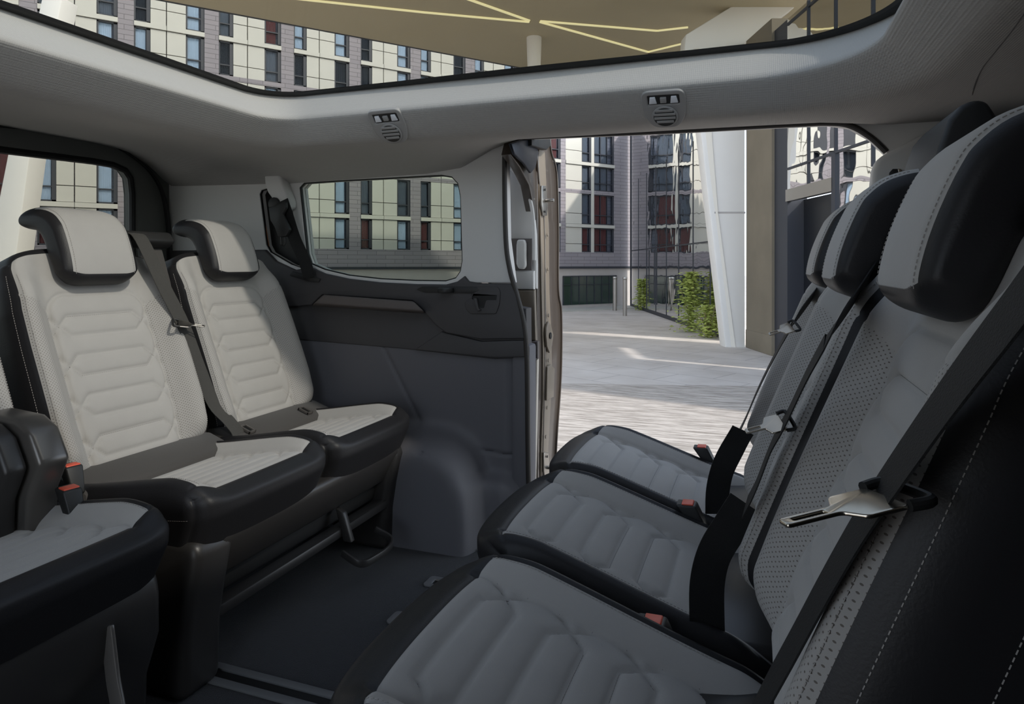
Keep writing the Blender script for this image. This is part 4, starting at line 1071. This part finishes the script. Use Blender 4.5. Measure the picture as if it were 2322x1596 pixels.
def window(a_, b_, z0, z1):
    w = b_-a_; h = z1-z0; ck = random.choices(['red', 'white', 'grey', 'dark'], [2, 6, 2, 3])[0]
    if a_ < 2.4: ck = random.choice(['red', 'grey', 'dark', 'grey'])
    key = (round(w, 2), round(h, 2), ck)
    if key not in wcache:
        t = .035; low = h*.30; f = MB()
        f.box((0, .03, 0), (w, .09, t)).box((0, .03, h-t), (w, .09, h)).box((0, .03, 0), (t, .09, h)).box((w-t*2.2, .03, 0), (w, .09, h)).box((0, .035, low), (w, .08, low+t*.8))
        if w > .6: f.box((w*.33, .035, 0), (w*.33+t*.7, .08, h)).box((w*.66, .035, 0), (w*.66+t*.7, .08, h))
        me = f.build('window', m_frame, bd, smooth=False).data
        g = MB().box((t, .05, t), (w-t, .055, h-t)).build('pane', m_pane, bd, smooth=False).data
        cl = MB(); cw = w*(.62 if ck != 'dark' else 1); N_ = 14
        for i in range(N_): cl.add([(t+cw*i/N_, .085+.008*(i % 2), t if ck != 'white' else t), (t+cw*(i+1)/N_, .085+.008*((i+1) % 2), t), (t+cw*(i+1)/N_, .085+.008*((i+1) % 2), h-t), (t+cw*i/N_, .085+.008*(i % 2), h-t)], [(0, 1, 2, 3)])
        c = cl.build('curtain', m_cur[ck], bd).data
        for o in list(bd.children)[-3:]: pass
        for nm in (me, g, c):
            for o in [o for o in bd.children if o.data is nm]: bpy.data.objects.remove(o)
        wcache[key] = (me, g, c)
    me, g, c = wcache[key]
    o = linkmesh('window', me, bd, (-b_, 0, z0)); linkmesh('pane', g, o); linkmesh('curtain', c, o)
nw = 0; rest = MB()
wl = [w_ for w_ in wins if seen(*w_)]
wl.sort(key=lambda w_: (w_[0] > 3.2, -w_[0]))
for w_ in wl:
    if nw < 98: window(*w_); nw += 1
    else: rest.box((-w_[1], .04, w_[2]), (-w_[0], .09, w_[3]))
for w_ in wins:
    if w_ not in wl: rest.box((-w_[1], .04, w_[2]), (-w_[0], .09, w_[3]))
r_ = rest.build('window_infill', m_frame, bd)
if r_: r_['kind'] = 'stuff'
# ground floor: stone, cornice, shop glazing
MB().box((-W, .02, 0), (0, .12, 1.34)).build('ground_floor_wall', m_stone, bd)
MB().box((-W, -.06, 1.33), (0.0, .06, 1.40)).build('cornice', m_frame, bd)
MB().box((-3.1, .0, .12), (-.75, .03, 1.08)).build('shop_glazing', mat('shop_glass', (.03, .05, .04), .08, spec=.8), bd)
sg = MB()
for i in range(8): x = -3.1+2.35*i/7; sg.box((x-.015, -.02, .12), (x+.015, .01, 1.08))
sg.box((-3.1, -.02, .78), (-.75, .01, .80)).box((-3.1, -.02, 1.06), (-.75, .01, 1.09)); sg.build('shop_mullion', m_frame, bd)
MB().box((-8, -1.2, 0), (0, .0, .02)).build('light_kerb', m_cream, bd)
# shorter return wall at the corner
MB().box((0, 0, 0), (.5, .3, TOP)).build('corner_brick', m_brick, bd)

# --- mirror-glass side wall on the right, parallel to the view
LW = 4.17
m_mirror = bpy.data.materials.new('mirror_glass'); m_mirror.use_nodes = True
n = m_mirror.node_tree; b = n.nodes['Principled BSDF']; b.inputs['Base Color'].default_value = (.86, .85, .83, 1); b.inputs['Metallic'].default_value = 1; b.inputs['Roughness'].default_value = .015
tc = n.nodes.new('ShaderNodeTexCoord'); nz = n.nodes.new('ShaderNodeTexNoise'); nz.inputs['Scale'].default_value = 1.1; nz.inputs['Detail'].default_value = 2; bpn = n.nodes.new('ShaderNodeBump'); bpn.inputs['Strength'].default_value = .05; bpn.inputs['Distance'].default_value = .25
n.links.new(tc.outputs['Object'], nz.inputs[0]); n.links.new(nz.outputs[0], bpn.inputs['Height']); n.links.new(bpn.outputs[0], b.inputs['Normal'])
gf = thing('glass_facade', 'mirrored glass wall of wide panels reflecting the brick block', 'building', tuple(vd(LW, 18, GZ)), AZ)
# local: x = lateral, y = depth
MB().prism([(0, -5.2, 0), (0, 5.6, 0), (0, 5.6, 6.5), (0, 1.0, 5.2), (0, -5.2, 4.4)], (.12, 0, 0)).build('glass_wall', m_mirror, gf, smooth=False)
ml = MB()
for i, d in enumerate(np.linspace(-5.2, 5.5, 9)): ml.box((-.012, d-.012, 0), (0.01, d+.012, 4.3))
ml.box((-.02, 5.5, 0), (.14, 5.65, 6.5)); ml.box((-.015, -5.2, 0), (.0, 5.6, .10)).box((-.012, -5.2, 1.93), (.0, 5.6, 1.96)); ml.build('glazing_joint', m_frame, gf)
for d in (1.5, 2.6): MB().box((-.05, d, .3), (-.02, d+.03, 1.9)).build('door_pull', m_frame, gf)

# --- white tapered column continuing up into the canopy branch
dC = 11.9
def vq(px, py, d): return Vector(((px-CX)/F*d, 0, (CY-py)/F*d + H - GZ))
cw = thing('tapered_column', 'white tapered concrete column that widens upwards to the canopy', 'column', tuple(vd(0, dC, GZ)), AZ)
m_wcol = mat('white_concrete', (.84, .80, .74), .7, var=.03, vscale=2)
pts = [vq(a, b, dC) for a, b in ((1646,795),(1600,400),(1588,290),(1552,110),(1555,78),(1690,-5),(1750,-40),(1880,-40),(1680,104),(1690,300),(1690,795))]
MB().prism(pts, (0, .35, 0)).build('column_shaft', m_wcol, cw, .03, 2, world=False)
f2 = [vq(a, b, dC-.0) for a, b in ((1620,480),(1690,480),(1690,484),(1620,484))]
MB().prism([v + Vector((0, -.004, 0)) for v in f2], (0, .01, 0)).build('panel_joint', m_stone, cw)
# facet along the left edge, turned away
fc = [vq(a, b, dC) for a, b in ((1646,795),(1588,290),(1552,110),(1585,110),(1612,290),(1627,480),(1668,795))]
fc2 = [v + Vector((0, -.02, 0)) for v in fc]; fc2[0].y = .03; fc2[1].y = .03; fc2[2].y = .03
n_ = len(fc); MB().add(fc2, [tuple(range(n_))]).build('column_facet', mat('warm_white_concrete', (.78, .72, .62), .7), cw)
# --- brown concrete column and black entrance
bc = thing('concrete_pier', 'brown weathered concrete pier between the white column and the black entrance', 'column', tuple(vd(4.10, 11.3, GZ)), AZ)
m_bcon = mat('brown_concrete', (.20, .165, .115), .9, var=.25, vscale=1.6, bump=.3, bscale=30)
MB().prism([(.03, .55, 0), (.055, -.55, 0), (.6, -.55, 0), (.6, .55, 0)], (0, 0, 5.4)).build('pier', m_bcon, bc)
MB().prism([(.02, .56, 0), (.045, -.56, 0), (.6, -.56, 0), (.6, .56, 0)], (0, 0, .32)).build('plinth', m_bcon, bc, .01)
en = thing('entrance', 'black framed entrance beside the brown pier with reflecting glass above', 'entrance', tuple(vd(4.2, 9.3, GZ)), AZ)
MB().box((.0, .95, 0), (.3, 1.45, 5.2)).build('frame_post', m_frame, en)
MB().box((.0, -2.4, 2.55), (.05, .95, 5.2)).build('upper_glass', m_mirror, en, smooth=False)
MB().box((-.03, -.55, 2.42), (.06, .95, 2.60)).build('door_head', m_steel, en)
MB().box((.25, -.5, 0), (.3, .95, 2.45)).build('dark_doorway', mat('dark_doorway', (.008, .009, .012), .4), en)
MB().box((-.03, -.62, 0), (.06, -.52, 2.9)).build('door_jamb', m_frame, en)
MB().box((.0, -2.4, 0), (.05, -.62, 2.55)).build('side_glass', m_mirror, en, smooth=False)
uf = MB()
for z in (2.9, 4.0, 5.1): uf.box((-.02, -2.4, z), (.0, .95, z+.03))
for y in (-1.5, -.6, .2): uf.box((-.02, y, 2.6), (.0, y+.03, 5.2))
uf.build('glazing_bar', m_frame, en)
MB().box((-.03, -4.0, 0), (.25, -2.4, 5.2)).build('black_panel', mat('black_cladding', (.008, .008, .012), .35), en)

# --- bollards
for i, (px, by, ty_, lab) in enumerate(((1394, 704, 627, 'slim steel bollard, the left one of the pair before the brick block'), (1417, 716, 628, 'slim steel bollard, the right and taller one of the pair before the brick block'))):
    c = atz(px, by, GZ); d = (c-Vector((0, 0, H))).dot(FW); hgt = (by-ty_)/F*d; r = 4.6/F*d
    t = thing('bollard', lab, 'bollard', (c.x, c.y, GZ), group='steel bollards')
    MB().cyl((0, 0, 0), r, hgt*.93, 20).build('post', mat('bollard_steel%d' % i, (.33, .30, .27), .35, metal=.7), t)
    MB().cyl((0, 0, hgt*.93), r*1.12, hgt*.07, 20).build('cap', m_steel, t, r*.2)
# --- shrubs in front of the glass wall; the tallest stands in for a reflection
m_leaf = mat('leaf', (.42, .48, .12), .7, var=.3, vscale=8)
m_twig = mat('twig', (.2, .15, .09), .9)
def shrub(px, base, w, h, n, lab, d):
    c = vd((px-CX)/F*d, d, GZ); t = thing('shrub', lab, 'shrub', tuple(c), group='shrubs by the glass wall'); R_ = random.Random(px)
    lf = MB(); tw = MB()
    for k in range(n):
        a = R_.random()*2*PI; rr_ = abs(R_.gauss(0, .5))*w; z = h*(R_.random()**.8); rr_ *= 1-.55*z/h
        p = Vector((rr_*math.cos(a), rr_*math.sin(a), z)); q = Matrix.Rotation(R_.random()*6, 3, 'Z') @ Matrix.Rotation(R_.uniform(-1, 1), 3, 'X'); s_ = R_.uniform(.025, .05)
        lf.add([p + q @ Vector(v)*s_ for v in ((-1.3, 0, 0), (0, -.5, .12), (1.3, 0, 0), (0, .5, .12))], [(0, 1, 2, 3)])
    for k in range(9):
        a = R_.random()*2*PI; r0 = w*.6*R_.random(); tw.tube([(0, 0, 0), (r0*.5*math.cos(a), r0*.5*math.sin(a), h*.5), (r0*math.cos(a), r0*math.sin(a), h*R_.uniform(.6, 1.05))], .008, 5)
    lf.build('foliage', m_leaf, t, smooth=False); tw.build('stem', m_twig, t)
shrub(1568, 690, .50, 1.30, 2600, 'bright green spiky shrub standing in for a reflection in the mirrored glass, the tallest', 14.6)
shrub(1605, 700, .30, .65, 1000, 'low green shrub at the foot of the white column', 13.4)
shrub(1452, 692, .25, 1.0, 900, 'small green shrub in front of the far end of the glass wall', 21.5)

# --- canopy overhead with light strips
m_can = mat('canopy_soffit', (.56, .48, .32), .7, var=.04, vscale=1)
m_stripL = mat('strip_light', (.8, .75, .45), .5, emis=(1, .9, .5), estr=.9)
ZC = 5.4
cn = thing('canopy', 'beige canopy soffit with thin light strips above the van', 'canopy', (0, 0, ZC))
e0 = atz(300, -13, ZC); e1 = atz(1230, 162, ZC)
dirE = (e1-e0).normalized(); nrmE = Vector((dirE.y, -dirE.x, 0))
pa, pb = e0 - dirE*1.5, e1 + dirE*1.0
far = atz(2000, 135, ZC); near_ = atz(2050, -30, ZC); nl = atz(300, -14, ZC)
poly = [pa, pb, pb + RT*6.0, near_ + RT*1.0 - FW*.6, pa + RT*1.2 - FW*.2]
poly = [Vector((p.x, p.y, ZC)) for p in poly]
MB().prism(poly, (0, 0, .35)).build('soffit', m_can, cn, world=True)
MB().prism([pa, pb, pb + Vector((0, 0, .38)), pa + Vector((0, 0, .38))], nrmE*-.08).build('fascia', m_frame, cn, world=True)
def strip(px0, py0, px1, py1):
    a_, b_ = atz(px0, py0, ZC-.01), atz(px1, py1, ZC-.01); MB().ribbon([a_, b_], (b_-a_).cross(Vector((0, 0, 1))), .055, .02).build('light_strip', m_stripL, cn, world=True)
for q in ((640,-6,960,28), (960,28,1200,50), (1010,-20,1200,47), (1225,48,1490,70), (1225,50,1470,118), (1490,70,1560,62), (1470,118,1560,96)): strip(*q)
# hanging mast under the canopy, white beam branch, tube, cladding above the right side
ms = thing('mast', 'slim pale mast dropping from the canopy, seen through the glass roof', 'mast', tuple(atz(1212, 10, ZC)))
a_ = vd((1211-CX)/F*13.5, 13.5, 0)
MB().cyl((a_.x, a_.y, 3.8), .10, ZC-3.8+.6, 20, r2=.17).build('mast_shaft', m_wcol, ms, world=True)
tb = thing('brace_tube', 'polished brass-toned tube sloping up across the right of the glass roof', 'tube')
tb.location = vd(5.0, 12.5, 5.0)
dT = 12.3
MB().tube([vd((x-CX)/F*dT, dT, H+(CY-y)/F*dT) for x, y in ((1765,100),(1880,-15))], .055, 16).build('tube', mat('brass', (.55, .45, .25), .25, metal=1), tb, world=True)
up = thing('upper_cladding', 'dark brown slatted cladding high on the building right of the white branch', 'cladding', tuple(vd(5.0, 14, 3)), AZ)
d = 14.2
pts = [vq(a, b, d) for a, b in ((1650,140),(1760,-10),(1960,-60),(2140,-60),(2140,140))]
MB().prism([p - Vector((5.0, 0, 3-GZ)) + Vector((0, 0, 0)) for p in pts], (0, .2, 0)).build('dark_panel', mat('dark_upper', (.035, .035, .045), .5), up)
pts = [vq(a, b, d-.1) for a, b in ((1840,100),(1905,-10),(1932,-10),(1932,100))]
MB().prism([p - Vector((5.0, .1, 3-GZ)) for p in pts], (0, .05, 0)).build('tan_panel', mat('tan_panel', (.38, .30, .22), .7), up)
pts = [vq(a, b, d+.5) for a, b in ((1465,130),(1525,-10),(1660,-10),(1660,130))]
sl2 = MB().prism([p - Vector((5.0, -.5, 3-GZ)) for p in pts], (0, .1, 0)).build('slatted_panel', mat('brown_slat', (.14, .115, .085), .7), up)
# leaning white strut seen through the rear window
ls = thing('leaning_strut', 'white leaning strut seen through the rear window', 'strut', tuple(atz(20, 900, GZ)))
d = 8.0
pts = [vd((x-CX)/F*d, d, H+(CY-y)/F*d) for x, y in ((95,-8),(142,-8),(68,345),(28,640),(-40,640),(18,345))]
MB().prism(pts, FW*.3).build('strut', m_wcol, ls, .02, world=True)
